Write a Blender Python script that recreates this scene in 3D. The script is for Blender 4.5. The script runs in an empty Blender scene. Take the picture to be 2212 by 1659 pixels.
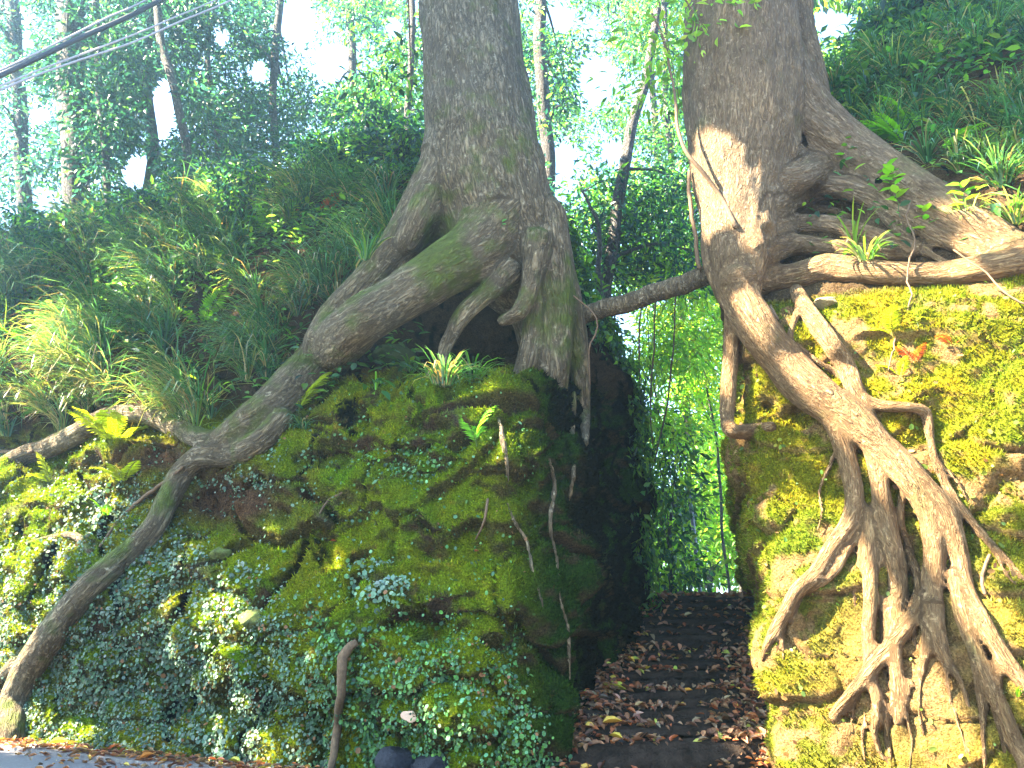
import bpy, bmesh, math, random
import numpy as np
from mathutils import Vector, Matrix
from mathutils.bvhtree import BVHTree

random.seed(7)
RNG = np.random.default_rng(11)
sc = bpy.context.scene
COL = sc.collection

# ------------------------------------------------------------------ camera, sky, sun, exposure
CAM_H, PITCH, FPX, CX, CY = 1.5, math.radians(17.7), 1671.0, 1106.0, 829.5
cam_d = bpy.data.cameras.new("camera")
cam_d.sensor_width = 36.0
cam_d.lens = FPX / 2212.0 * 36.0
cam_d.clip_start, cam_d.clip_end = 0.05, 3000.0
cam = bpy.data.objects.new("camera", cam_d)
COL.objects.link(cam)
cam.location = (0, 0, CAM_H)
cam.rotation_euler = (math.pi / 2 + PITCH, 0, 0)
sc.camera = cam

SUN_DIR = np.array([-0.69, -0.12, 0.70]); SUN_DIR /= np.linalg.norm(SUN_DIR)   # towards the sun
SUN_EL = math.asin(SUN_DIR[2])
world = bpy.data.worlds.new("World"); sc.world = world; world.use_nodes = True
wn = world.node_tree.nodes; wl = world.node_tree.links
bg = wn.get("Background") or wn.new("ShaderNodeBackground")
sky = wn.new("ShaderNodeTexSky"); sky.sky_type = 'NISHITA'; sky.sun_disc = False
sky.sun_elevation = SUN_EL
sky.sun_rotation = math.atan2(SUN_DIR[0], SUN_DIR[1])
sky.air_density = 1.0; sky.dust_density = 0.6; sky.ozone_density = 1.2
wl.new(sky.outputs[0], bg.inputs[0]); bg.inputs[1].default_value = 0.075

sun_d = bpy.data.lights.new("sun", 'SUN'); sun_d.energy = 5.0; sun_d.angle = math.radians(0.5)
sun_d.color = (1.0, 0.88, 0.68)
sun = bpy.data.objects.new("sun", sun_d); COL.objects.link(sun)
sun.rotation_euler = Vector(-SUN_DIR).to_track_quat('-Z', 'Y').to_euler()

sc.view_settings.view_transform = 'Standard'; sc.view_settings.look = 'None'
sc.view_settings.gamma = 1.0; sc.view_settings.exposure = 4.25
sc.view_settings.use_curve_mapping = False
sc.render.engine = 'CYCLES'
sc.cycles.use_denoising = True
try: sc.cycles.denoiser = 'OPENIMAGEDENOISE'
except Exception: pass
sc.cycles.max_bounces = 7; sc.cycles.diffuse_bounces = 4; sc.cycles.glossy_bounces = 2
sc.cycles.transmission_bounces = 4; sc.cycles.volume_bounces = 0
sc.cycles.sample_clamp_indirect = 6.0

# ------------------------------------------------------------------ pixel <-> world (pixels of a 2212 x 1659 view)
CP, SP = math.cos(PITCH), math.sin(PITCH)
CAMP = np.array([0, 0, CAM_H])
def ray(px, py):
    dx, dy = (px - CX) / FPX, -(py - CY) / FPX
    return np.array([dx, CP - dy * SP, SP + dy * CP])
def W(px, py, Y):
    r = ray(px, py)
    return CAMP + r * (Y / r[1])
def proj(P):
    q = P - CAMP
    fwd = q[..., 1] * CP + q[..., 2] * SP
    up = -q[..., 1] * SP + q[..., 2] * CP
    fwd = np.where(np.abs(fwd) < 1e-3, 1e-3, fwd)
    px = CX + FPX * q[..., 0] / fwd
    py = CY - FPX * up / fwd
    bad = fwd < 0.2
    return np.where(bad, -9999, px), np.where(bad, -9999, py)

# ------------------------------------------------------------------ noise
def _h(ix, iy, iz):
    n = (ix.astype(np.uint32) * np.uint32(374761393) + iy.astype(np.uint32) * np.uint32(668265263)
         + iz.astype(np.uint32) * np.uint32(2147483647 - 58))
    n = (n ^ (n >> np.uint32(13))) * np.uint32(1274126177)
    n = n ^ (n >> np.uint32(16))
    return n.astype(np.float32) / np.float32(4294967295.0)
def noise(P, s=1.0, off=0.0):
    """value noise in -1..1"""
    P = np.asarray(P, dtype=np.float64) * s + off + 1000.0
    i = np.floor(P); f = P - i; i = i.astype(np.int64)
    f = f * f * f * (f * (f * 6 - 15) + 10)
    x, y, z = i[:, 0], i[:, 1], i[:, 2]
    fx, fy, fz = f[:, 0], f[:, 1], f[:, 2]
    def L(a, b, t): return a + (b - a) * t
    c = L(L(L(_h(x, y, z), _h(x+1, y, z), fx), L(_h(x, y+1, z), _h(x+1, y+1, z), fx), fy),
          L(L(_h(x, y, z+1), _h(x+1, y, z+1), fx), L(_h(x, y+1, z+1), _h(x+1, y+1, z+1), fx), fy), fz)
    return c * 2 - 1
def fbm(P, s, oct=4, off=0.0, gain=0.5):
    a, t, r = 1.0, 0.0, 0.0
    for k in range(oct):
        r = r + a * noise(P, s * 2 ** k, off + 17.3 * k); t += a; a *= gain
    return r / t
def worley(P, size, off=0):
    """F1, F2 and a random value per cell"""
    P = P / np.asarray(size) + 500.0; i = np.floor(P).astype(np.int64)
    f1 = np.full(len(P), 9.0); f2 = np.full(len(P), 9.0); rid = np.zeros(len(P))
    for a in (-1, 0, 1):
        for b in (-1, 0, 1):
            for c in (-1, 0, 1):
                x, y, z = i[:, 0] + a, i[:, 1] + b, i[:, 2] + c
                q = np.stack([x + .1 + .8 * _h(x, y, z + off), y + .1 + .8 * _h(x + 71, y, z + off), z + .1 + .8 * _h(x, y + 37, z + off)], 1)
                d = np.linalg.norm(P - q, axis=1)
                m = d < f1; f2 = np.where(m, f1, np.minimum(f2, d)); rid = np.where(m, _h(x + 5, y + 9, z + off), rid); f1 = np.where(m, d, f1)
    return f1, f2, rid
def sstep(a, b, x):
    t = np.clip((x - a) / (b - a), 0, 1)
    return t * t * (3 - 2 * t)

# ------------------------------------------------------------------ mesh helpers
def mk_mesh(name, V, F, col=None, attrs=None, smooth=True, mat=None):
    """V (n,3); F list of index arrays (m,k) or one array"""
    me = bpy.data.meshes.new(name)
    V = np.ascontiguousarray(V, dtype=np.float32)
    Fs = [F] if isinstance(F, np.ndarray) else list(F)
    Fs = [np.asarray(f, dtype=np.int32) for f in Fs if len(f)]
    me.vertices.add(len(V)); me.vertices.foreach_set("co", V.ravel())
    loops = np.concatenate([f.ravel() for f in Fs])
    tot = np.concatenate([np.full(len(f), f.shape[1], dtype=np.int32) for f in Fs])
    start = np.concatenate([[0], np.cumsum(tot)[:-1]]).astype(np.int32)
    me.loops.add(len(loops)); me.loops.foreach_set("vertex_index", loops)
    me.polygons.add(len(tot)); me.polygons.foreach_set("loop_start", start)
    if smooth: me.polygons.foreach_set("use_smooth", np.ones(len(tot), dtype=bool))
    me.update(calc_edges=True)
    if col is not None:
        a = me.attributes.new("Col", 'FLOAT_COLOR', 'POINT')
        c = np.ones((len(V), 4), dtype=np.float32); c[:, :3] = col
        a.data.foreach_set("color", c.ravel())
    for k, v in (attrs or {}).items():
        v = np.asarray(v, dtype=np.float32)
        if v.ndim == 2:
            me.attributes.new(k, 'FLOAT_VECTOR', 'POINT').data.foreach_set("vector", v.ravel())
        else:
            me.attributes.new(k, 'FLOAT', 'POINT').data.foreach_set("value", v)
    if mat: me.materials.append(mat)
    return me
def tag(o, label=None, cat=None, group=None, kind=None):
    if label: o["label"] = label
    if cat: o["category"] = cat
    if group: o["group"] = group
    if kind: o["kind"] = kind
    return o
def link(name, me, parent=None, loc=(0, 0, 0)):
    o = bpy.data.objects.new(name, me); COL.objects.link(o)
    o.location = loc
    if parent: o.parent = parent
    return o
def empty(name, loc, label, cat, group=None, kind=None):
    o = bpy.data.objects.new(name, None); COL.objects.link(o); o.location = tuple(loc)
    o.empty_display_size = 0.2
    return tag(o, label, cat, group, kind)

def surface_nets(F, org, h):
    """F>0 inside; returns verts, quads (outward)"""
    ins = F > 0
    n = F.shape
    cnt = np.zeros((n[0]-1, n[1]-1, n[2]-1), dtype=np.int8)
    for dx in (0, 1):
        for dy in (0, 1):
            for dz in (0, 1):
                cnt += ins[dx:n[0]-1+dx, dy:n[1]-1+dy, dz:n[2]-1+dz]
    act = (cnt > 0) & (cnt < 8)
    idx = np.full(act.shape, -1, dtype=np.int32)
    cells = np.argwhere(act)
    idx[act] = np.arange(len(cells))
    acc = np.zeros((len(cells), 3)); w = np.zeros(len(cells))
    cor = [(a, b, c) for a in (0, 1) for b in (0, 1) for c in (0, 1)]
    vals = {c: F[cells[:, 0]+c[0], cells[:, 1]+c[1], cells[:, 2]+c[2]] for c in cor}
    for a in cor:
        for ax in range(3):
            if a[ax] == 0:
                b = list(a); b[ax] = 1; b = tuple(b)
                fa, fb = vals[a], vals[b]
                m = (fa > 0) != (fb > 0)
                t = fa[m] / (fa[m] - fb[m])
                p = np.tile(np.array(a, dtype=float), (m.sum(), 1)); p[:, ax] = t
                acc[m] += p; w[m] += 1
    V = (cells + acc / w[:, None]) * h + org
    Q = []
    for ax in range(3):
        sl0 = [slice(None)] * 3; sl1 = [slice(None)] * 3
        sl0[ax] = slice(0, n[ax]-1); sl1[ax] = slice(1, n[ax])
        o1, o2 = (ax+1) % 3, (ax+2) % 3
        for s in (sl0, sl1):
            s[o1] = slice(1, n[o1]-1); s[o2] = slice(1, n[o2]-1)
        A, B = ins[tuple(sl0)], ins[tuple(sl1)]
        for sgn, M in ((1, A & ~B), (-1, ~A & B)):
            e = np.argwhere(M)
            if not len(e): continue
            e[:, o1] += 1; e[:, o2] += 1
            def cell(d1, d2):
                c = e.copy(); c[:, o1] -= d1; c[:, o2] -= d2
                return idx[c[:, 0], c[:, 1], c[:, 2]]
            q = np.stack([cell(1, 1), cell(0, 1), cell(0, 0), cell(1, 0)], 1)
            Q.append(q if sgn > 0 else q[:, ::-1])
    Q = np.concatenate(Q)
    return V, Q
def vnormals(V, Q):
    a = V[Q[:, 2]] - V[Q[:, 0]]; b = V[Q[:, 3 if Q.shape[1] == 4 else 1]] - V[Q[:, 1 if Q.shape[1] == 4 else 0]]
    fn = np.cross(a, b) if Q.shape[1] == 4 else -np.cross(a, b)
    N = np.zeros_like(V)
    idx = Q.T.ravel(); ff = np.tile(fn, (Q.shape[1], 1))
    for c in range(3): N[:, c] = np.bincount(idx, ff[:, c], len(V))
    return N / (np.linalg.norm(N, axis=1, keepdims=True) + 1e-9)
def smooth_verts(V, Q, it=1, lam=0.5):
    for _ in range(it):
        S = np.zeros_like(V); idx = Q.T.ravel(); c = 2.0 * np.bincount(idx, minlength=len(V))
        nb = np.concatenate([V[Q[:, (k+1) % 4]] + V[Q[:, k-1]] for k in range(4)])
        for a in range(3): S[:, a] = np.bincount(idx, nb[:, a], len(V))
        V = V + lam * (S / np.maximum(c, 1)[:, None] - V)
    return V
def subdivide(V, Q):
    """one linear split of all quads"""
    E = np.concatenate([Q[:, [0, 1]], Q[:, [1, 2]], Q[:, [2, 3]], Q[:, [3, 0]]])
    Es = np.sort(E, 1); key = Es[:, 0].astype(np.int64) * len(V) + Es[:, 1]
    u, inv = np.unique(key, return_inverse=True)
    ea, eb = u // len(V), u % len(V)
    nV = len(V); EV = (V[ea] + V[eb]) / 2
    FV = V[Q].mean(1)
    m = len(Q); e = inv.reshape(4, m) + nV
    f = np.arange(m) + nV + len(EV)
    Q2 = np.concatenate([np.stack([Q[:, 0], e[0], f, e[3]], 1), np.stack([e[0], Q[:, 1], e[1], f], 1),
                         np.stack([f, e[1], Q[:, 2], e[2]], 1), np.stack([e[3], f, e[2], Q[:, 3]], 1)])
    return np.concatenate([V, EV, FV]), Q2
def smin(a, b, k):
    h = np.maximum(k - np.abs(a - b), 0) / k
    return np.minimum(a, b) - h * h * k * 0.25
def smax(a, b, k): return -smin(-a, -b, k)

# ------------------------------------------------------------------ materials
def new_mat(name):
    m = bpy.data.materials.new(name); m.use_nodes = True
    nt = m.node_tree
    for n in list(nt.nodes): nt.nodes.remove(n)
    out = nt.nodes.new("ShaderNodeOutputMaterial")
    return m, nt, out
def N(nt, t, **kw):
    n = nt.nodes.new("ShaderNode" + t)
    for k, v in kw.items():
        if hasattr(n, k) and not k.startswith("i_"): setattr(n, k, v)
    return n
def setin(n, **kw):
    for k, v in kw.items(): n.inputs[k.replace("_", " ")].default_value = v
    return n
def ramp(nt, pts, interp='LINEAR'):
    r = nt.nodes.new("ShaderNodeValToRGB"); r.color_ramp.interpolation = interp
    e = r.color_ramp.elements
    while len(e) < len(pts): e.new(0.5)
    for el, (p, c) in zip(e, pts):
        el.position = p
        el.color = (c, c, c, 1) if np.isscalar(c) else (*c, 1)
    return r
def mixc(nt, fac, a, b, bt='MIX'):
    m = nt.nodes.new("ShaderNodeMix"); m.data_type = 'RGBA'; m.blend_type = bt
    for s, v in ((m.inputs[0], fac), (m.inputs[6], a), (m.inputs[7], b)):
        if hasattr(v, "is_output") or isinstance(v, bpy.types.NodeSocket): nt.links.new(v, s)
        elif np.isscalar(v): s.default_value = v
        else: s.default_value = (*v, 1)
    return m.outputs[2]
def math_(nt, op, a, b=None):
    m = nt.nodes.new("ShaderNodeMath"); m.operation = op
    for s, v in zip(m.inputs, (a, b)):
        if v is None: continue
        if isinstance(v, bpy.types.NodeSocket): nt.links.new(v, s)
        else: s.default_value = v
    return m.outputs[0]
def noise_n(nt, vec, scale, detail=4, rough=0.55, dist=0.0):
    n = nt.nodes.new("ShaderNodeTexNoise")
    n.inputs["Scale"].default_value = scale; n.inputs["Detail"].default_value = detail
    n.inputs["Roughness"].default_value = rough; n.inputs["Distortion"].default_value = dist
    if vec is not None: nt.links.new(vec, n.inputs["Vector"])
    return n.outputs["Fac"]
def attr_n(nt, name):
    a = nt.nodes.new("ShaderNodeAttribute"); a.attribute_name = name
    return a
def bump_n(nt, h, strength, dist, normal=None):
    b = nt.nodes.new("ShaderNodeBump"); b.inputs["Strength"].default_value = strength
    b.inputs["Distance"].default_value = dist
    nt.links.new(h, b.inputs["Height"])
    if normal is not None: nt.links.new(normal, b.inputs["Normal"])
    return b.outputs[0]
def principled(nt, out, color, rough=0.9, spec=0.2, normal=None):
    p = nt.nodes.new("ShaderNodeBsdfPrincipled")
    if isinstance(color, bpy.types.NodeSocket): nt.links.new(color, p.inputs["Base Color"])
    else: p.inputs["Base Color"].default_value = (*color, 1)
    if isinstance(rough, bpy.types.NodeSocket): nt.links.new(rough, p.inputs["Roughness"])
    else: p.inputs["Roughness"].default_value = rough
    p.inputs["Specular IOR Level"].default_value = spec
    if normal is not None: nt.links.new(normal, p.inputs["Normal"])
    if out is not None: nt.links.new(p.outputs[0], out.inputs[0])
    return p

def mat_bank():
    m, nt, out = new_mat("mossy_earth")
    co = nt.nodes.new("ShaderNodeTexCoord").outputs["Object"]
    c = attr_n(nt, "Col").outputs["Color"]
    n1 = noise_n(nt, co, 9, 6, 0.65); n2 = noise_n(nt, co, 45, 4, 0.7); n3 = noise_n(nt, co, 140, 2, 0.6)
    v = ramp(nt, [(0.28, 0.22), (0.5, 0.9), (0.75, 1.9)]); nt.links.new(n2, v.inputs[0])
    c1 = mixc(nt, 1.0, c, v.outputs[0], 'MULTIPLY')
    v2 = ramp(nt, [(0.3, (0.7, 0.62, 0.5)), (0.5, (1, 1, 1)), (0.75, (1.2, 1.18, 0.9))]); nt.links.new(n1, v2.inputs[0])
    c2 = mixc(nt, 1.0, c1, v2.outputs[0], 'MULTIPLY')
    h = math_(nt, 'ADD', math_(nt, 'MULTIPLY', n1, 1.0), math_(nt, 'ADD', math_(nt, 'MULTIPLY', n2, 0.5), math_(nt, 'MULTIPLY', n3, 0.2)))
    nb = bump_n(nt, h, 1.0, 0.14)
    principled(nt, out, c2, 1.0, 0.0, nb)
    return m
def mat_bark(name, dark, mid, light, sc_=(11, 11, 2.4), fiss=1.0, moss=(0.10, 0.13, 0.015)):
    m, nt, out = new_mat(name)
    bk = attr_n(nt, "bk").outputs["Vector"]
    co = nt.nodes.new("ShaderNodeTexCoord").outputs["Object"]
    mp = nt.nodes.new("ShaderNodeMapping"); mp.inputs["Scale"].default_value = sc_
    nt.links.new(bk, mp.inputs["Vector"])
    # warp
    nz = nt.nodes.new("ShaderNodeTexNoise"); nz.inputs["Scale"].default_value = 1.1; nz.inputs["Detail"].default_value = 3
    nt.links.new(mp.outputs[0], nz.inputs["Vector"])
    wv = nt.nodes.new("ShaderNodeVectorMath"); wv.operation = 'MULTIPLY_ADD'
    wv.inputs[1].default_value = (1.2, 1.2, 1.2)
    nt.links.new(nz.outputs["Color"], wv.inputs[0]); nt.links.new(mp.outputs[0], wv.inputs[2])
    vo = nt.nodes.new("ShaderNodeTexVoronoi"); vo.feature = 'DISTANCE_TO_EDGE'; vo.inputs["Scale"].default_value = 1.0
    nt.links.new(wv.outputs[0], vo.inputs["Vector"])
    rid = noise_n(nt, mp.outputs[0], 1.3, 5, 0.62, 0.6)
    ab = math_(nt, 'ABSOLUTE', math_(nt, 'SUBTRACT', rid, 0.5))
    f1 = ramp(nt, [(0.0, 0.0), (0.05, 0.7), (0.14, 1.0)]); nt.links.new(ab, f1.inputs[0])
    f2 = ramp(nt, [(0.0, 0.45), (0.10, 0.85), (0.22, 1.0)]); nt.links.new(vo.outputs["Distance"], f2.inputs[0])
    fm0 = math_(nt, 'MULTIPLY', f1.outputs[0], f2.outputs[0])
    mp2 = nt.nodes.new("ShaderNodeMapping"); mp2.inputs["Scale"].default_value = (sc_[0] * .42, sc_[1] * .42, sc_[2] * .36)
    nt.links.new(bk, mp2.inputs["Vector"])
    rid2 = noise_n(nt, mp2.outputs[0], 1.0, 4, 0.55, 0.9)
    ab2 = math_(nt, 'ABSOLUTE', math_(nt, 'SUBTRACT', rid2, 0.5))
    f3 = ramp(nt, [(0.0, 0.0), (0.03, 0.55), (0.075, 1.0)]); nt.links.new(ab2, f3.inputs[0])
    fm = nt.nodes.new("ShaderNodeMath"); fm.operation = 'MULTIPLY'
    nt.links.new(fm0, fm.inputs[0]); nt.links.new(f3.outputs[0], fm.inputs[1])
    class _O: pass
    fr = _O(); fr.outputs = [fm.outputs[0]]
    fine = noise_n(nt, mp.outputs[0], 2.6, 7, 0.72)
    big = noise_n(nt, co, 1.7, 4, 0.6); spots = noise_n(nt, co, 13, 3, 0.6)
    cr = ramp(nt, [(0.25, dark), (0.5, mid), (0.72, light)]); nt.links.new(fine, cr.inputs[0])
    c = mixc(nt, math_(nt, 'MULTIPLY', math_(nt, 'SUBTRACT', 1.0, fr.outputs[0]), 0.8 * fiss), cr.outputs[0], tuple(0.35 * np.array(dark)))
    tone = ramp(nt, [(0.3, (0.72, 0.68, 0.6)), (0.5, (1, 1, 1)), (0.7, (1.25, 1.25, 1.2))]); nt.links.new(big, tone.inputs[0])
    c = mixc(nt, 1.0, c, tone.outputs[0], 'MULTIPLY')
    lr = ramp(nt, [(0.60, 0.0), (0.72, 0.45)]); nt.links.new(spots, lr.inputs[0])
    c = mixc(nt, lr.outputs[0], c, tuple(np.minimum(np.array(light) * 1.5, 0.75)))
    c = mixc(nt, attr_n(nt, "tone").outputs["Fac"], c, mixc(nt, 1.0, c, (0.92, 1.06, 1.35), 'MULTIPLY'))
    ms = attr_n(nt, "moss").outputs["Fac"]
    mf = math_(nt, 'MULTIPLY', ms, math_(nt, 'ADD', 0.35, math_(nt, 'MULTIPLY', fine, 1.2)))
    mr = ramp(nt, [(0.25, 0.0), (0.6, 0.9)]); nt.links.new(mf, mr.inputs[0])
    mc = mixc(nt, spots, tuple(0.45 * np.array(moss)), tuple(1.5 * np.array(moss)))
    c = mixc(nt, mr.outputs[0], c, mc)
    h = math_(nt, 'ADD', math_(nt, 'MULTIPLY', fr.outputs[0], fiss), math_(nt, 'MULTIPLY', fine, 0.7))
    nb = bump_n(nt, h, 1.0, 0.09)
    principled(nt, out, c, 0.88, 0.2, nb)
    return m
def mat_leaf(name, trans=0.45, rough=0.45, spec=0.35, tint=(1.5, 1.45, 0.5)):
    m, nt, out = new_mat(name)
    c = attr_n(nt, "Col").outputs["Color"]
    p = principled(nt, None, c, rough, spec)
    t = nt.nodes.new("ShaderNodeBsdfTranslucent")
    nt.links.new(mixc(nt, 1.0, c, tint, 'MULTIPLY'), t.inputs[0])
    mx = nt.nodes.new("ShaderNodeMixShader"); mx.inputs[0].default_value = trans
    nt.links.new(p.outputs[0], mx.inputs[1]); nt.links.new(t.outputs[0], mx.inputs[2])
    nt.links.new(mx.outputs[0], out.inputs[0])
    return m
def mat_simple(name, color, rough=0.85, spec=0.2, nscale=12, contrast=0.5, bump=0.3, bdist=0.02, hue=None):
    m, nt, out = new_mat(name)
    co = nt.nodes.new("ShaderNodeTexCoord").outputs["Object"]
    a = noise_n(nt, co, nscale, 5, 0.65); b = noise_n(nt, co, nscale * 7, 3, 0.6)
    s = math_(nt, 'ADD', math_(nt, 'MULTIPLY', a, 0.65), math_(nt, 'MULTIPLY', b, 0.35))
    r = ramp(nt, [(0.3, tuple(np.array(color) * (1 - contrast))), (0.7, tuple(np.minimum(np.array(hue or color) * (1 + contrast), 1)))])
    nt.links.new(s, r.inputs[0])
    principled(nt, out, r.outputs[0], rough, spec, bump_n(nt, s, bump, bdist))
    return m
M_BANK = mat_bank()
M_BARK_L = mat_bark("bark_grey_brown", (0.13, 0.088, 0.048), (0.32, 0.24, 0.135), (0.48, 0.40, 0.26))
M_BARK_R = mat_bark("bark_tan", (0.14, 0.07, 0.028), (0.33, 0.19, 0.08), (0.45, 0.30, 0.15), (13, 13, 2.6), 0.7)
M_BARK_BG = mat_bark("bark_forest", (0.10, 0.09, 0.085), (0.22, 0.20, 0.18), (0.36, 0.33, 0.30), (12, 12, 4))
M_SHADELEAF = mat_leaf("leaf_haze_tint", 0.42, 0.35, 0.4, (1.2, 1.9, 1.3))  # cooler copy of the canopy leaf, distant blue haze put into its colour
M_LEAF = mat_leaf("leaf_canopy", 0.5, 0.4, 0.3, (2.2, 2.2, 0.8))
M_GRASS = mat_leaf("grass_blade", 0.35, 0.3, 0.5, (1.8, 1.7, 0.6))
M_FERN = mat_leaf("fern_leaf", 0.5, 0.5, 0.25, (2.2, 2.1, 0.5))
M_COVER = mat_leaf("creeper_leaf", 0.25, 0.6, 0.25, (1.3, 1.4, 0.7))
M_MOSS = mat_leaf("moss_tuft", 0.3, 1.0, 0.0, (1.2, 1.2, 0.5))
M_DRY = mat_leaf("dry_leaf", 0.25, 0.6, 0.3, (1.5, 1.1, 0.6))
M_STONE = mat_simple("dark_step_stone", (0.026, 0.018, 0.013), 0.95, 0.05, 6, 0.8, 1.0, 0.06)
M_ASPHALT = mat_simple("road_asphalt", (0.13, 0.125, 0.13), 0.85, 0.25, 30, 0.35, 0.4, 0.01)
M_KERB = mat_simple("kerb_concrete", (0.16, 0.14, 0.13), 0.9, 0.2, 14, 0.45, 0.4, 0.015)
M_SOIL = mat_simple("forest_soil", (0.07, 0.045, 0.028), 0.95, 0.1, 5, 0.6, 0.6, 0.05)
M_ROCK = mat_simple("basalt_stone", (0.022, 0.022, 0.028), 0.9, 0.2, 8, 0.5, 0.7, 0.04)
M_CABLE = mat_simple("cable_rubber", (0.02, 0.02, 0.03), 0.45, 0.4, 20, 0.3, 0.05, 0.002)
M_CABLE2 = mat_simple("cable_grey_sheath", (0.30, 0.28, 0.30), 0.5, 0.4, 20, 0.3, 0.05, 0.002)
M_TWIG = mat_simple("twig_bark", (0.12, 0.075, 0.042), 0.85, 0.2, 25, 0.5, 0.5, 0.01)
M_STALK = mat_simple("green_stalk", (0.08, 0.11, 0.03), 0.6, 0.3, 20, 0.4, 0.2, 0.005)
M_POLE = mat_simple("grey_pole_paint", (0.16, 0.17, 0.20), 0.5, 0.4, 15, 0.3, 0.1, 0.004)

# ------------------------------------------------------------------ the two banks (implicit volumes)
def pw(z, pts):
    return np.interp(z, [p[0] for p in pts], [p[1] for p in pts])
def bank_left_f(x, y, z):
    zz = z
    wob = 0.25 * np.sin(x * 0.9 + 1.0) + 0.15 * np.sin(x * 2.3 + zz * 0.7)
    Df = (x + 2.07) * 0.46 + (y - 8.6) * 0.888 + 0.25 * wob - 0.42 - 0.42 * sstep(1.5, 0.25, zz) + 0.28 * np.maximum(-6.0 - x, 0) * sstep(4.4, 6.5, zz)
    Dm = (x + 1.0) * -0.12 + (y - 8.5) * 0.993
    Dw = (x - 0.5) * -0.92 + (y - 8.9) * 0.391 + 0.12 * np.sin(y * 1.7 + zz)
    bulge = 0.12 * np.sin(zz * 2.1 + x * 0.6)
    inf = pw(zz, [(-1, -.05), (0.0, 0.0), (.5, .22), (1.0, .22), (2.5, .45), (3.6, .75), (4.4, 1.10), (4.9, 1.5), (8, 2.9), (12, 5.0), (20, 10)])
    inm = pw(zz, [(-1, -.05), (0, 0), (2.0, .28), (2.3, .55), (3.6, .75), (4.4, 1.0), (4.85, 1.45), (5.1, 2.1), (5.35, 3.3), (6.2, 3.9), (8, 4.6), (12, 6.8), (20, 13)])
    inw = pw(zz, [(-1, -.1), (2, 0), (5, .3), (7.2, .6), (9.6, 1.45), (12, 3.2), (20, 10)])
    f = smin(Df - inf + bulge, Dm - inm + bulge, 0.5)
    f = smin(f, Dw - inw, 0.7)
    cap = (12.9 + 0.15 * np.minimum(x, 0) - 0.15 * np.maximum(x, 0) - zz) * 0.8
    back = -((x - 2.42) * 0.6 + (y - 13.3) * 0.8)
    return smin(smin(f, cap, 1.0), back, 0.4)
def bank_right_f(x, y, z):
    Df = (x - 2.75) * 0.454 + (y - 8.6) * 0.891
    Dw = (x - 2.75) * 0.966 - (y - 8.6) * 0.259 + 0.06 * np.sin(z * 2.2) + 0.05 * np.sin(z * 5 + 1)
    bulge = 0.10 * np.sin(z * 1.7 + x * 0.9 + 2)
    inf = pw(z, [(-1, -.2), (0, 0), (2.0, .5), (4.0, .85), (5.3, 1.05), (5.6, 1.3), (5.8, 1.5), (7, 2.05), (10, 3.9), (13, 5.8), (20, 10)])
    inw = pw(z, [(-1, 0), (5.2, -.12), (5.8, -.05), (7, .0), (8, .3), (9, .85), (10, 1.5), (13, 3.3), (20, 7)])
    f = smin(Df - inf + bulge, Dw - inw, 0.35)
    return smin(f, 19 - y, 0.5)
def grid_field(fn, lo, hi, h):
    ax = [np.arange(lo[k], hi[k] + h, h) for k in range(3)]
    X, Y, Z = np.meshgrid(*[a.astype(np.float32) for a in ax], indexing='ij', sparse=True)
    F = fn(X, Y, Z)
    return np.ascontiguousarray(np.broadcast_to(F, tuple(len(a) for a in ax))).astype(np.float32), np.array(lo, dtype=float)
def bvh_of(V, Q): return BVHTree.FromPolygons(V.tolist(), Q.tolist())
def coarse(fn, lo, hi):
    F, o = grid_field(fn, lo, hi, 0.16)
    return surface_nets(F, o, 0.16)
LB_LO, LB_HI = (-13.5, 7.6, -0.25), (3.4, 18.4, 13.0)
RB_LO, RB_HI = (2.0, 5.2, -0.25), (10.0, 15.5, 14.2)
_VL, _QL = coarse(bank_left_f, LB_LO, LB_HI)
_VR, _QR = coarse(bank_right_f, RB_LO, RB_HI)
BVH_L, BVH_R = bvh_of(_VL, _QL), bvh_of(_VR, _QR)
def hit(px, py, which=None):
    r = Vector(ray(px, py)).normalized(); o = Vector(CAMP)
    best = None
    for b in ([BVH_L, BVH_R] if which is None else [BVH_L if which == 'L' else BVH_R]):
        h = b.ray_cast(o, r)
        if h[0] is not None and (best is None or h[3] < best[3]): best = h
    return (np.array(best[0]), np.array(best[1])) if best else (None, None)
def carve(F, org, h, px_pts, rad, which, depth=0.0, k=0.06):
    """cut a groove along a pixel polyline (rad per point)"""
    P = []
    for (px, py), r in zip(px_pts, rad):
        p, n = hit(px, py, which)
        if p is not None: P.append((p - n * depth, r))
    for (a, ra), (b, rb) in zip(P[:-1], P[1:]):
        m = max(ra, rb) + k + 2 * h
        lo = np.floor((np.minimum(a, b) - m - org) / h).astype(int); hi = np.ceil((np.maximum(a, b) + m - org) / h).astype(int) + 1
        lo = np.maximum(lo, 0); hi = np.minimum(hi, F.shape)
        if np.any(hi <= lo): continue
        g = [org[i] + h * np.arange(lo[i], hi[i]) for i in range(3)]
        X, Y, Z = np.meshgrid(*g, indexing='ij', sparse=True)
        ba = b - a; L = max(ba @ ba, 1e-9)
        t = np.clip(((X-a[0])*ba[0] + (Y-a[1])*ba[1] + (Z-a[2])*ba[2]) / L, 0, 1)
        d = np.sqrt((X-a[0]-t*ba[0])**2 + (Y-a[1]-t*ba[1])**2 + (Z-a[2]-t*ba[2])**2) - (ra + (rb-ra)*t)
        s = np.s_[lo[0]:hi[0], lo[1]:hi[1], lo[2]:hi[2]]
        F[s] = smin(F[s], d.astype(np.float32), k)
HB = 0.072
FL, OL = grid_field(bank_left_f, LB_LO, LB_HI, HB)
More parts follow.
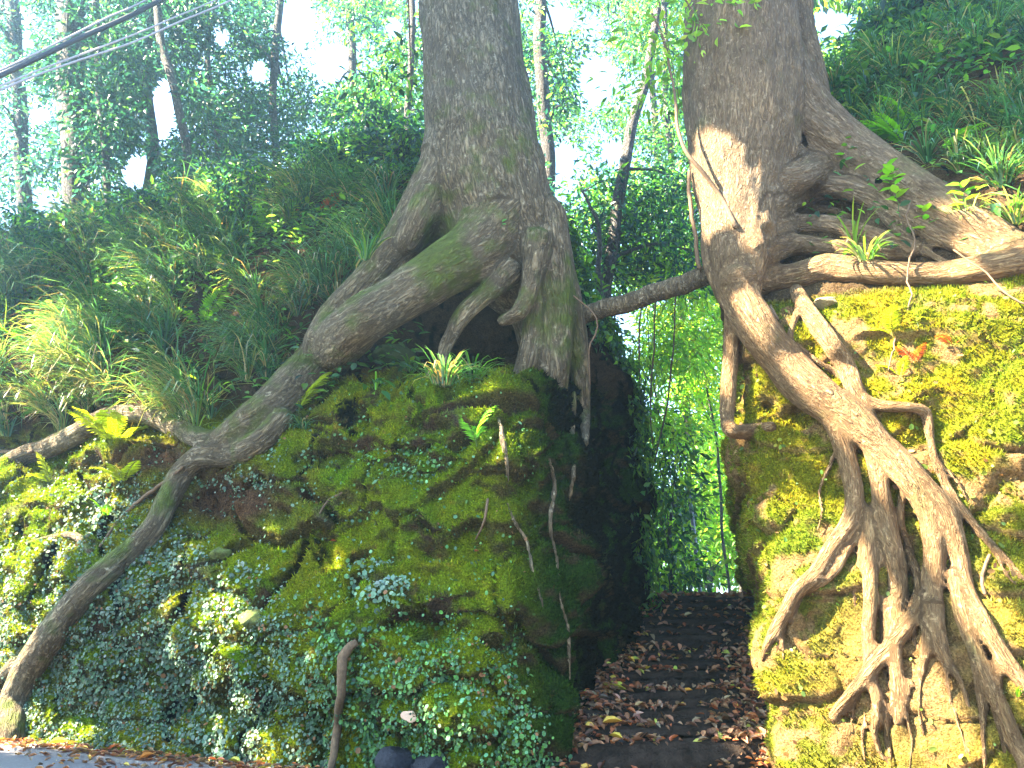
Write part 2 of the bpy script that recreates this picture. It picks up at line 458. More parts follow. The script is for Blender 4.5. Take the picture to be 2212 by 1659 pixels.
# cracks, ledges and hollows in the left rock
carve(FL, OL, HB, [(650, 1000), (760, 1005), (850, 985), (940, 975)], [.08, .17, .17, .06], 'L')
carve(FL, OL, HB, [(770, 850), (772, 930), (762, 1000)], [.06, .10, .09], 'L')
carve(FL, OL, HB, [(868, 910), (866, 985)], [.04, .06], 'L')
carve(FL, OL, HB, [(850, 1335), (950, 1345), (1040, 1350), (1120, 1385), (1190, 1420)], [.10, .24, .22, .34, .28], 'L', 0.04)
carve(FL, OL, HB, [(1090, 1400), (1150, 1430), (1200, 1450)], [.22, .34, .2], 'L', 0.1)
carve(FL, OL, HB, [(775, 1080), (770, 1200), (772, 1330)], [.04, .08, .08], 'L')
carve(FL, OL, HB, [(430, 1075), (520, 1060), (600, 1035)], [.10, .18, .08], 'L', 0.02)
carve(FL, OL, HB, [(180, 1500), (300, 1510), (420, 1530), (560, 1540), (690, 1560)], [.05, .12, .10, .12, .12], 'L', 0.02)
carve(FL, OL, HB, [(330, 1330), (360, 1345), (380, 1330)], [.04, .08, .03], 'L')
carve(FL, OL, HB, [(480, 1210), (470, 1260)], [.03, .05], 'L')
carve(FL, OL, HB, [(760, 1560), (860, 1555), (960, 1550)], [.04, .08, .05], 'L')
carve(FL, OL, HB, [(1115, 930), (1130, 1000), (1160, 1060)], [.06, .10, .05], 'L')
carve(FL, OL, HB, [(840, 785), (940, 790), (1010, 795), (1060, 800)], [.12, .32, .45, .30], 'L', 0.25)
FR, OR = grid_field(bank_right_f, RB_LO, RB_HI, HB)
carve(FR, OR, HB, [(1590, 905), (1660, 880), (1720, 900), (1760, 960)], [.05, .10, .10, .05], 'R')
carve(FR, OR, HB, [(1590, 960), (1650, 985)], [.05, .02], 'R')
carve(FR, OR, HB, [(1660, 690), (1700, 800), (1760, 870)], [.08, .10, .05], 'R', 0.02)
carve(FR, OR, HB, [(1880, 700), (1900, 760), (1960, 850)], [.05, .08, .06], 'R')
carve(FR, OR, HB, [(1810, 1290), (1760, 1340), (1730, 1400)], [.05, .12, .05], 'R', 0.02)
carve(FR, OR, HB, [(1950, 1080), (1965, 1200), (1960, 1290)], [.08, .16, .12], 'R', 0.03)
carve(FR, OR, HB, [(2080, 990), (2120, 1050), (2170, 1060)], [.05, .08, .04], 'R')
carve(FR, OR, HB, [(1700, 560), (1800, 545), (1900, 550), (2000, 560)], [.1, .12, .12, .1], 'R', 0.05)
carve(FR, OR, HB, [(1680, 430), (1740, 440), (1800, 450), (1850, 470)], [.15, .25, .25, .1], 'R', 0.1)

def zones_left(P, Nn):
    """surface colour: moss, soil, rock by place and by patches of growth"""
    px, py = proj(P)
    a = fbm(P, 0.9, 3, 3.0); b = fbm(P, 2.6, 4, 9.0); c = fbm(P, 7.0, 3, 21.0)
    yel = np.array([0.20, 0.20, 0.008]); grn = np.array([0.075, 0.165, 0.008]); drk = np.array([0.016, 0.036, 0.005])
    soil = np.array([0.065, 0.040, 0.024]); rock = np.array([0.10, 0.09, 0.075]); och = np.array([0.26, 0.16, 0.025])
    t = np.clip(0.5 + 0.55 * b + 0.45 * a, 0, 1)[:, None]
    col = grn * (1 - t) + yel * t
    o = sstep(0.42, 0.7, c + 0.4 * a)[:, None]; col = col * (1 - 0.7 * o) + och * 0.7 * o
    # dark moss towards the passage, deepened to paint in its shade, soil under the overhangs
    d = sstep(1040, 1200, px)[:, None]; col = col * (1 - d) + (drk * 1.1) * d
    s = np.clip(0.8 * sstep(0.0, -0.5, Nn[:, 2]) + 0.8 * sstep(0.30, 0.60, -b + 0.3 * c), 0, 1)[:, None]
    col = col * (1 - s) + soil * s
    r = sstep(0.35, 0.6, fbm(P, 1.7, 3, 40.0))[:, None]; col = col * (1 - 0.5 * r) + rock * 0.5 * r
    # grassy slope: bare soil
    crest = sstep(-60, 30, 900 - py - 0.10 * (px - 300)) * sstep(760, 640, px)
    up = np.maximum(sstep(5.0, 5.4, P[:, 2]), crest)[:, None]
    sl = soil * (1 + 0.5 * b[:, None])
    col = col * (1 - up) + sl * up
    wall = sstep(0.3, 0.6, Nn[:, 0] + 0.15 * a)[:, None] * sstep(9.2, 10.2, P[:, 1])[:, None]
    col = col * (1 - wall) + np.array([0.008, 0.007, 0.005]) * wall  # passage wall near black: its shade is put into the colour
    brown = (np.exp(-(((px - 500) / 130) ** 2 + ((py - 1080) / 60) ** 2)) * 1.2 + np.exp(-(((px - 340) / 120) ** 2 + ((py - 990) / 40) ** 2)))
    brown = np.clip(brown + 0.3 * b, 0, 1)[:, None]; brown *= (px < 700)[:, None]
    col = col * (1 - brown) + np.array([0.10, 0.055, 0.03]) * brown
    return np.clip(col, 0.004, 0.9)
def zones_right(P, Nn):
    a = fbm(P, 0.9, 3, 5.0); b = fbm(P, 2.4, 4, 12.0); c = fbm(P, 7.0, 3, 33.0)
    yel = np.array([0.205, 0.175, 0.010]); grn = np.array([0.085, 0.13, 0.010]); soil = np.array([0.24, 0.145, 0.06]); och = np.array([0.30, 0.17, 0.03])
    t = np.clip(0.5 + 0.8 * b + 0.6 * a, 0, 1)[:, None]; col = grn * (1 - t) + yel * t
    o = sstep(0.4, 0.7, c + 0.3 * a)[:, None]; col = col * (1 - 0.6 * o) + och * 0.6 * o
    px, py = proj(P)
    foot = np.exp(-(((px - 1990) / 200) ** 2 + ((py - 1450) / 220) ** 2)) * 1.1
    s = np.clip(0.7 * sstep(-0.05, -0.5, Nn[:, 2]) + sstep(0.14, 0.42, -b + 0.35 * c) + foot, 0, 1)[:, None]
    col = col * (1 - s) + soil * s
    up = sstep(5.6, 5.9, P[:, 2])[:, None]; col = col * (1 - up) + (np.array([0.10, 0.065, 0.035]) * (1 + 0.6 * b[:, None])) * up
    return np.clip(col, 0.004, 0.9)
def build_bank(F, org, h, zones, amp):
    V, Q = surface_nets(F, org, h)
    V = smooth_verts(V, Q, 2, 0.5)
    V, Q = subdivide(V, Q); V = smooth_verts(V, Q, 1, 0.5)
    Nn = vnormals(V, Q)
    wv = V + 0.25 * np.stack([noise(V, 1.7, 80.0), noise(V, 1.7, 91.0), noise(V, 1.7, 99.0)], 1)
    b1 = fbm(V * np.array([1, 1, 1.3]), 1.1, 3, 1.0); rd = 1 - np.abs(fbm(wv, 1.9, 4, 6.0)) * 2
    d = amp * (0.22 * b1 + 0.09 * (rd - 0.6) + 0.085 * fbm(wv, 4.0, 5, 15.0, 0.6))
    px, py = proj(V); m = (px > -200) & (px < 2400) & (py > -100) & (py < 1900) & ((V - CAMP) * Nn).sum(1).__lt__(.5)
    U = V[m]; w2 = U + 0.18 * np.stack([noise(U, 2.3, 180.0), noise(U, 2.3, 191.0), noise(U, 2.3, 199.0)], 1)
    f1, f2, cid = worley(w2, np.array([1.35, 1.35, .7]), 11); edge = f2 - f1
    blk = (cid - .5) * .34 * sstep(0, .22, edge) - .15 * (1 - sstep(0, .08, edge)) * (cid > .3)
    g1, g2, gid = worley(w2, np.array([.34, .34, .26]), 3)
    d[m] += amp * blk * sstep(6.2, 5.2, U[:, 2]) + amp * (.055 * (1 - g1) - .03) * (.5 + noise(U, .9, 44.0) * .5)
    V = V + Nn * d[:, None]
    Nn = vnormals(V, Q)
    return V, Q, Nn
VL, QL, NL = build_bank(FL, OL, HB, zones_left, 1.0)
VR, QR, NR = build_bank(FR, OR, HB, zones_right, 0.55)
del FL, FR
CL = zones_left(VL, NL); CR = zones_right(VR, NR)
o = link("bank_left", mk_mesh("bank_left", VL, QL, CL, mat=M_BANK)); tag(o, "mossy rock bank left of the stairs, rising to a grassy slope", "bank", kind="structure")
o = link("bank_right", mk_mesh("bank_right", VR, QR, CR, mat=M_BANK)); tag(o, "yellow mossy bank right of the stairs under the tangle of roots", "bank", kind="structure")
BVH_L, BVH_R = bvh_of(VL, QL), bvh_of(VR, QR)

# ------------------------------------------------------------------ ground, road, path
def sheet(name, pts, z, mat, label, cat):
    me = mk_mesh(name, np.array([(x, y, z) for x, y in pts]), np.array([list(range(len(pts)))]), mat=mat, smooth=False)
    return tag(link(name, me), label, cat, kind="structure")
sheet("ground", [(-400, -400), (400, -400), (400, 400), (-400, 400)], -0.06, M_SOIL, "brown forest soil spreading out under the whole place", "ground")
RD = np.array([-0.888, 0.46]); RN = np.array([0.46, 0.888])           # along the road / towards the banks
def road_pt(u, v): p = np.array([-2.07, 8.6]) + RD * u + RN * v; return (p[0], p[1])
sheet("road", [road_pt(60, 0.22), road_pt(-2.2, 0.22), road_pt(-2.2, -0.32), road_pt(-60, -0.32), road_pt(-60, -7.5), road_pt(60, -7.5)], -0.02, M_ASPHALT, "grey asphalt road running past the foot of the banks", "road")
# gutter strip between the road and the bank
me = bpy.data.meshes.new("kerb"); bm = bmesh.new()
for i in range(30):
    u0, u1 = -20 + i * 1.6, -20 + i * 1.6 + 1.59
    if u0 < -2.5: continue
    P4 = [road_pt(u0, 0.62), road_pt(u1, 0.62), road_pt(u1, 0.22), road_pt(u0, 0.22)]
    vs = [bm.verts.new((*p, 0.035)) for p in P4] + [bm.verts.new((*p, -0.1)) for p in P4]
    for f in ((3, 2, 1, 0), (0, 1, 5, 4), (1, 2, 6, 5), (2, 3, 7, 6), (3, 0, 4, 7)): bm.faces.new([vs[k] for k in f])
bmesh.ops.recalc_face_normals(bm, faces=bm.faces)
bm.to_mesh(me); bm.free(); me.materials.append(M_KERB)
tag(link("kerb", me), "low concrete kerb strip along the road under fallen leaves", "kerb", kind="structure")

# the earth floor of the passage and the path beyond it
PD = np.array([0.33, 0.944]); PN = np.array([0.944, -0.33])
def stair_c(k): return np.array([1.62, 8.85]) + PD * 0.40 * k
me_v, me_f = [], []
for j in range(60):
    y = 14.1 + j * 0.5
    for i in range(41):
        x = -10 + i * 0.75
        me_v.append((x, y, 2.02 + 0.02 * (y - 14) + 0.06 * math.sin(x * 1.3 + y) + 0.04 * math.sin(x * 3.1 - y * 2)))
for j in range(59):
    for i in range(40): me_f.append((j*41+i, j*41+i+1, (j+1)*41+i+1, (j+1)*41+i))
tag(link("path", mk_mesh("path", np.array(me_v), np.array(me_f), mat=M_SOIL)), "leaf strewn earth path beyond the top step", "path", kind="structure")

STEP_Z = [0.02, .32, .457, .607, .78, .985, 1.11, 1.21, 1.42, 1.52, 1.68, 1.80, 1.92, 2.06]      # worn, uneven risers
stairs = empty("staircase", (1.7, 9.0, 0), "dark stone stairway climbing the narrow passage between the two banks", "stairs")
SLOC = np.array([1.7, 9.0, 0.0])
def step_span(k):
    c = stair_c(k); y = c[1]
    xl = 0.5 + (y - 8.9) * 0.425; xr = 2.75 + (y - 8.6) * 0.268
    return c, (xl - 0.25 - c[0]), (xr + 0.45 - c[0])
def step_mesh(k):
    c, a, b = step_span(k); r = random.Random(k)
    nx, prof = 40, []
    front, top, depth = 0.0, STEP_Z[k], 0.85
    R_ = 0.055 + 0.03 * r.random()
    prof = [(0.0, -0.42), (0.0, -0.2), (-0.005, -0.08), (0.0, -R_ * 1.4), (R_ * 0.3, -R_ * 0.45), (R_, 0.0), (0.16, 0.004), (0.30, 0.006), (depth, 0.0), (depth, -0.42)]
    V = []
    ang = math.radians(15)
    for i in range(nx + 1):
        s = a + (b - a) * i / nx
        joint = 0.0
        for jx in (-0.35, 0.45): joint = max(joint, math.exp(-((s - jx - 0.2 * math.sin(k * 2.1)) / 0.02) ** 2))
        for (f, z) in prof:
            nse = 0.035 * math.sin(s * 2.3 + k * 2.7) + 0.016 * math.sin(s * 5.1 + k) + 0.010 * math.sin(s * 13 + k * 3 + z * 20) + 0.008 * math.sin(s * 29 + 7 * k)
            fx = f + nse + joint * 0.02 * (1 if f < 0.2 else 0)
            x = s * math.cos(ang) - fx * math.sin(ang); y = s * math.sin(ang) + fx * math.cos(ang)
            zz = top + z + 0.018 * math.sin(s * 2.6 + k * 1.7) + 0.006 * math.sin(s * 17 + k) - joint * 0.015
            V.append((c[0] + x - SLOC[0], c[1] + y - SLOC[1], zz))
    m = len(prof); F = []
    for i in range(nx):
        for j in range(m - 1): F.append((i*m+j, (i+1)*m+j, (i+1)*m+j+1, i*m+j+1))
        F.append((i*m+m-1, (i+1)*m+m-1, (i+1)*m, i*m))
    me = mk_mesh("stone_step", np.array(V), np.array(F), mat=M_STONE)
    return me
for k in range(0, 14): link("stone_step", step_mesh(k), stairs)

# ------------------------------------------------------------------ implicit trees
def catmull(P, step):
    """P (n,k) control rows -> dense rows"""
    P = np.asarray(P, float)
    if len(P) < 3:
        n = max(2, int(np.linalg.norm(P[-1, :3] - P[0, :3]) / step)); t = np.linspace(0, 1, n)[:, None]
        return P[0] * (1 - t) + P[-1] * t
    E = np.vstack([2 * P[0] - P[1], P, 2 * P[-1] - P[-2]]); out = []
    for i in range(1, len(E) - 2):
        p0, p1, p2, p3 = E[i-1], E[i], E[i+1], E[i+2]
        n = max(2, int(np.linalg.norm(p2[:3] - p1[:3]) / step)); t = np.linspace(0, 1, n, endpoint=False)[:, None]
        out.append(0.5 * ((2*p1) + (-p0+p2)*t + (2*p0-5*p1+4*p2-p3)*t*t + (-p0+3*p1-3*p2+p3)*t**3))
    out.append(P[-1:])
    R_ = np.vstack(out); R_[:, 3] = np.maximum(R_[:, 3], P[:, 3].min() * 0.7)
    return R_
def nodes(L, which, sink=0.35):
    """rows (px, py, width_px[, Y or None[, dY]]) -> (x, y, z, r); without Y the root hugs the bank"""
    out = []; last = None; sink0 = sink
    for ri, row in enumerate(L):
        sink = sink0 if ri < len(L) - 2 else max(sink0, .55 if ri == len(L) - 2 else 1.1)
        px, py, w = row[:3]; Y = row[3] if len(row) > 3 else None
        if which == 'R' and py > 900: w = w * .86
        r = ray(px, py)
        if Y is None:
            p, n = hit(px, py, which)
            if p is None: p = W(px, py, last if last else 10.0)
            t = p[1] / r[1]; rad = 0.5 * w * t / FPX
            d = r / np.linalg.norm(r)
            p = p - d * rad * (1 - sink)
        else:
            p = W(px, py, Y)
        t = p[1] / r[1]; rad = 0.5 * w * t / FPX
        last = p[1]
        out.append((*p, rad))
    return out
def tree_mesh(chains, h, kbl, seed, gn=1.0):
    """chains: list of dict(name, P rows, k). Returns V, Q, N, label per face, bark coords"""
    dense = [catmull(c["P"], 0.10) for c in chains]
    allp = np.vstack(dense)
    lo = (allp[:, :3] - allp[:, 3:4]).min(0) - 0.25; hi = (allp[:, :3] + allp[:, 3:4]).max(0) + 0.25
    shp = np.ceil((hi - lo) / h).astype(int) + 1
    F = np.full(shp, -1.0, dtype=np.float32)
    for c, D in zip(chains, dense):
        k = c.get("k", kbl)
        mg = D[:, 3].max() * 0.35 + k + 3 * h
        clo = np.maximum(np.floor((( D[:, :3] - D[:, 3:4]).min(0) - mg - lo) / h).astype(int), 0)
        chi = np.minimum(np.ceil(((D[:, :3] + D[:, 3:4]).max(0) + mg - lo) / h).astype(int) + 1, shp)
        L_ = np.full(chi - clo, -1.0, dtype=np.float32)
        for A, B in zip(D[:-1], D[1:]):
            m = max(A[3], B[3]) + k + 2 * h
            slo = np.maximum(np.floor((np.minimum(A[:3], B[:3]) - m - lo) / h).astype(int), clo)
            shi = np.minimum(np.ceil((np.maximum(A[:3], B[:3]) + m - lo) / h).astype(int) + 1, chi)
            if np.any(shi <= slo): continue
            g = [(lo[i] + h * np.arange(slo[i], shi[i])).astype(np.float32) for i in range(3)]
            X, Y, Z = np.meshgrid(*g, indexing='ij', sparse=True)
            ba = B[:3] - A[:3]; LL = max(ba @ ba, 1e-9)
            t = np.clip(((X-A[0])*ba[0] + (Y-A[1])*ba[1] + (Z-A[2])*ba[2]) / LL, 0, 1)
            d = (A[3] + (B[3]-A[3])*t) - np.sqrt((X-A[0]-t*ba[0])**2 + (Y-A[1]-t*ba[1])**2 + (Z-A[2]-t*ba[2])**2)
            s = tuple(slice(a - b, e - b) for a, e, b in zip(slo, shi, clo))
            np.maximum(L_[s], d, out=L_[s])
        s = tuple(slice(a, e) for a, e in zip(clo, chi))
        F[s] = smax(F[s], L_, k) if not c.get("cut") else smin(F[s], -L_, k)
    V, Q = surface_nets(F, lo, h); del F
    V = smooth_verts(V, Q, 2, 0.5)
    # nearest chain, bark coordinates
    best = np.full(len(V), 1e9); lab = np.zeros(len(V), dtype=int); bk = np.zeros((len(V), 3)); rr = np.ones(len(V))
    for ci, (c, D) in enumerate(zip(chains, dense)):
        if c.get("cut"): continue
        T = np.gradient(D[:, :3], axis=0); T /= np.linalg.norm(T, axis=1, keepdims=True) + 1e-9
        S = np.concatenate([[0], np.cumsum(np.linalg.norm(np.diff(D[:, :3], axis=0), axis=1))])
        Nf = np.zeros_like(T); ref = np.array([0, 1.0, 0.1]) if abs(T[0][1]) < 0.8 else np.array([1.0, 0, 0.1])
        for i in range(len(T)):
            n = ref - T[i] * (ref @ T[i]); n /= np.linalg.norm(n) + 1e-9; Nf[i] = n; ref = n
        Bf = np.cross(T, Nf)
        m = np.all((V > (D[:, :3] - D[:, 3:4]).min(0) - 0.5) & (V < (D[:, :3] + D[:, 3:4]).max(0) + 0.5), axis=1)
        ii = np.nonzero(m)[0]
        for ch in np.array_split(ii, max(1, len(ii) * len(D) // 4000000 + 1)):
            if not len(ch): continue
            dd = np.linalg.norm(V[ch][:, None, :] - D[None, :, :3], axis=2)
            j = np.argmin(dd - D[None, :, 3], axis=1)
            v = dd[np.arange(len(ch)), j] - D[j, 3]
            up = v < best[ch]; cu = ch[up]; ju = j[up]
            best[cu] = v[up]; lab[cu] = ci; rr[cu] = D[ju, 3]
            off = V[cu] - D[ju, :3]
            bk[cu, 0] = (off * Nf[ju]).sum(1) + ci * 3.7; bk[cu, 1] = (off * Bf[ju]).sum(1) + ci * 1.3; bk[cu, 2] = S[ju] + (off * T[ju]).sum(1)
    # lumps and fissures in the real surface
    Nn = vnormals(V, Q)
    amp = np.clip(rr, 0.03, 0.6)
    d = amp * gn * (0.10 * fbm(bk * np.array([1, 1, .45]), 2.2, 3, seed) + 0.05 * noise(bk * np.array([1, 1, .3]), 7.0, seed + 3)) + 0.006 * noise(bk * np.array([1, 1, .35]), 17.0, seed)
    V = V + Nn * d[:, None]
    Nn = vnormals(V, Q)
    fl = lab[Q]; fl = np.where(fl[:, 0] == fl[:, 2], fl[:, 0], fl[:, 1])
    for _ in range(2):                                               # hand stray islands to the neighbour they sit on
        for ci in range(len(chains)):
            sel = np.nonzero(fl == ci)[0]
            if not len(sel): continue
            q = Q[sel]; u, inv = np.unique(q, return_inverse=True); q = inv.reshape(q.shape)
            g = np.arange(len(u))
            while True:
                m = g[q].min(1); g2 = g.copy()
                for c4 in range(4): np.minimum.at(g2, q[:, c4], m)
                g2 = g2[g2]
                if (g2 == g).all(): break
                g = g2
            comp = g[q[:, 0]]; ids, cn = np.unique(comp, return_counts=True)
            for cid in ids[cn < cn.max()]:
                fs = sel[comp == cid]; vs = np.zeros(len(V), bool); vs[Q[fs]] = True
                nb = vs[Q].any(1) & (fl != ci)
                if nb.any():
                    l2, c2 = np.unique(fl[nb], return_counts=True); fl[fs] = l2[np.argmax(c2)]
    return V, Q, Nn, fl, bk
def split_tree(root, loc, V, Q, Nn, fl, bk, moss, chains, mat):
    """one object per chain, normals kept from the whole surface so that no seam shows"""
    obs = {}
    byname = {}
    for ci, c in enumerate(chains): byname.setdefault(c.get("as", ci), []).append(ci)
    for key, cis in byname.items():
        sel = np.isin(fl, cis)
        if not sel.any(): continue
        c = chains[cis[0]]
        q = Q[sel]; u, inv = np.unique(q, return_inverse=True); q2 = inv.reshape(q.shape)
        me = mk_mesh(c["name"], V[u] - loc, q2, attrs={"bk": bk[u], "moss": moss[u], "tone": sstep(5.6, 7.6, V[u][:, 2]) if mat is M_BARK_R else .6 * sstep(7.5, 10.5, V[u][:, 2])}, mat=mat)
        me.normals_split_custom_set_from_vertices(Nn[u].tolist())
        par = root
        if c.get("of") is not None and c["of"] in obs: par = obs[c["of"]]
        o = link(c["name"], me, par)
        if c.get("label"): o["label"] = c["label"]
        obs[c.get("key", key)] = o
    return obs

# ---- left giant
def C(name, rows, which='L', **kw):
    s = kw.pop("sink", 0.35)
    return dict(name=name, P=nodes(rows, which, s), **kw)
LT = [
 C("trunk", [(985, -420, 190, 12.0), (1000, -150, 200, 11.7), (1013, 0, 212, 11.5), (1022, 110, 216, 11.4), (1030, 210, 226, 11.3), (1042, 310, 244, 11.2), (1055, 410, 262, 11.15), (1075, 500, 250, 11.1), (1105, 570, 205, 11.1), (1150, 650, 130, 11.1), (1175, 760, 90, 11.1)], key="trunk"),
 C("root", [(985, 330, 110, 11.0), (940, 420, 120, 10.9), (900, 480, 105, 10.95), (850, 555, 90, 10.95), (790, 620, 85, 11.1), (730, 680, 80, 11.3), (690, 740, 60, 11.3)], k=.25, label="broad buttress root behind the main root"),
 C("root", [(1085, 480, 160, 10.75), (1020, 545, 130, 10.4), (935, 598, 112, 10.15), (845, 655, 106, 10.05), (770, 705, 106, 10.1), (705, 768, 112), (640, 838, 106), (570, 892, 88), (510, 930, 68), (470, 958, 50)], k=.20, key="main", label="thick arching main root"),
 C("root", [(610, 905, 50), (560, 955, 52), (500, 980, 58), (440, 985, 52), (395, 1020, 48), (362, 1075, 46), (335, 1135, 50), (285, 1190, 54), (215, 1245, 58), (160, 1305, 60), (110, 1370, 66), (65, 1440, 62), (30, 1515, 58), (20, 1590, 60), (15, 1640, 60)], k=.10, key="long", label="long root snaking down the bank to the road", sink=.2),
 C("root", [(480, 950, 45), (430, 985, 40), (400, 1030, 30), (380, 1075, 24), (350, 1120, 22), (300, 1165, 26)], k=.06, of="long", sink=.1),
 C("root", [(95, 1390, 26), (60, 1400, 28), (25, 1440, 30), (-10, 1480, 30)], k=.05, of="long", sink=.2),
 C("root", [(470, 955, 40), (430, 945, 44), (385, 925, 46), (345, 905, 44), (290, 893, 40), (235, 900, 44), (180, 930, 46), (110, 965, 44), (50, 985, 42), (-30, 1030, 44)], k=.06, label="sunlit root along the crest of the bank", sink=.2),
 C("root", [(195, 1190, 16), (175, 1165, 18), (150, 1155, 16), (110, 1160, 14), (60, 1175, 12)], k=.03, sink=.0),
 C("root", [(1095, 590, 60, 10.45), (1050, 635, 44, 10.35), (1005, 675, 40, 10.3), (982, 712, 34, 10.3), (962, 752, 30, 10.3), (955, 790, 26, 10.3)], k=.10, label="thin prop root in front of the hollow"),
 C("root", [(1160, 520, 60, 10.35), (1152, 575, 46, 10.28), (1142, 630, 38, 10.25), (1120, 675, 36, 10.25), (1085, 692, 24, 10.35)], k=.08, label="hooked root curling back to the left"),
 C("root", [(1150, 640, 60, 10.6), (1150, 720, 48, 10.6), (1135, 790, 44, 10.55), (1120, 840, 44, 10.75), (1112, 900, 40, 10.95)], k=.08, sink=.5),
 C("root", [(1170, 480, 110, 10.9), (1188, 580, 100, 10.75), (1195, 680, 88, 10.75), (1195, 780, 76, 10.75), (1192, 860, 66, 10.9), (1188, 940, 50, 11.05)], k=.18, label="upright column root above the passage"),
 C("root", [(1200, 540, 60, 11.0), (1228, 640, 58, 11.0), (1246, 740, 50, 11.1), (1256, 830, 40), (1262, 900, 28), (1266, 960, 14)], k=.15, sink=.6),
 C("root", [(925, 430, 60, 10.6), (905, 470, 62, 10.5), (880, 520, 50, 10.6)], k=.14),
 C("root", [(1240, 850, 14), (1236, 930, 15), (1240, 1010, 13), (1230, 1080, 10)], k=.03, sink=.1),
 C("root", [(1186, 990, 10), (1198, 1050, 13), (1188, 1130, 13), (1203, 1210, 11), (1209, 1290, 10), (1226, 1350, 12), (1230, 1420, 11), (1230, 1470, 9)], k=.03, sink=.0),
 C("root", [(1096, 1085, 9), (1110, 1125, 11), (1138, 1170, 12), (1150, 1230, 12), (1168, 1290, 10), (1180, 1350, 9)], k=.03, sink=.0),
 C("root", [(1078, 905, 10), (1086, 950, 16), (1096, 1005, 14), (1098, 1040, 9)], k=.03, sink=.0),
]
# hollow eyes in the foot of the trunk
LT.append(dict(name="cut", cut=True, k=.06, P=nodes([(962, 470, 30, 10.3), (966, 500, 34, 10.35), (958, 520, 20, 10.4)], 'L')))
LT.append(dict(name="cut", cut=True, k=.06, P=nodes([(900, 505, 26, 10.25), (915, 520, 22, 10.3)], 'L')))
LT.append(dict(name="cut", cut=True, k=.05, P=nodes([(1055, 615, 10, 10.0), (1085, 603, 20, 10.05), (1110, 600, 12, 10.1)], 'L')))
def moss_left(V, Nn):
    px, py = proj(V)
    a = fbm(V, 1.8, 4, 50.0)
    m = 0.35 * sstep(0.0, 0.8, Nn[:, 2]) + 0.34 * sstep(200, 520, py) * sstep(760, 560, py) * np.exp(-((px - 960) / 110) ** 2)
    m += 0.30 * np.exp(-((px - 1230) / 30) ** 2) * sstep(500, 600, py) + 0.15 - 0.5 * sstep(880, 950, py) * (px > 1050)
    return np.clip(m + 0.55 * a + 0.35 * fbm(V, 6.0, 3, 61.0), 0, 1)
def do_tree(name, label, cat, chains, h, k, seed, mossf, mat, base):
    V, Q, Nn, fl, bk = tree_mesh(chains, h, k, seed)
    root = empty(name, base, label, cat)
    ob = split_tree(root, np.array(base), V, Q, Nn, fl, bk, mossf(V, Nn), chains, mat)
    return root, ob, (V, Q, Nn)
LTREE, LOB, LGEO = do_tree("giant_tree", "giant grey trunk on a high mossy rock, its arching root running down left", "tree", LT, 0.035, 0.12, 2.0, moss_left, M_BARK_L, (0.3, 11.2, 5.2))

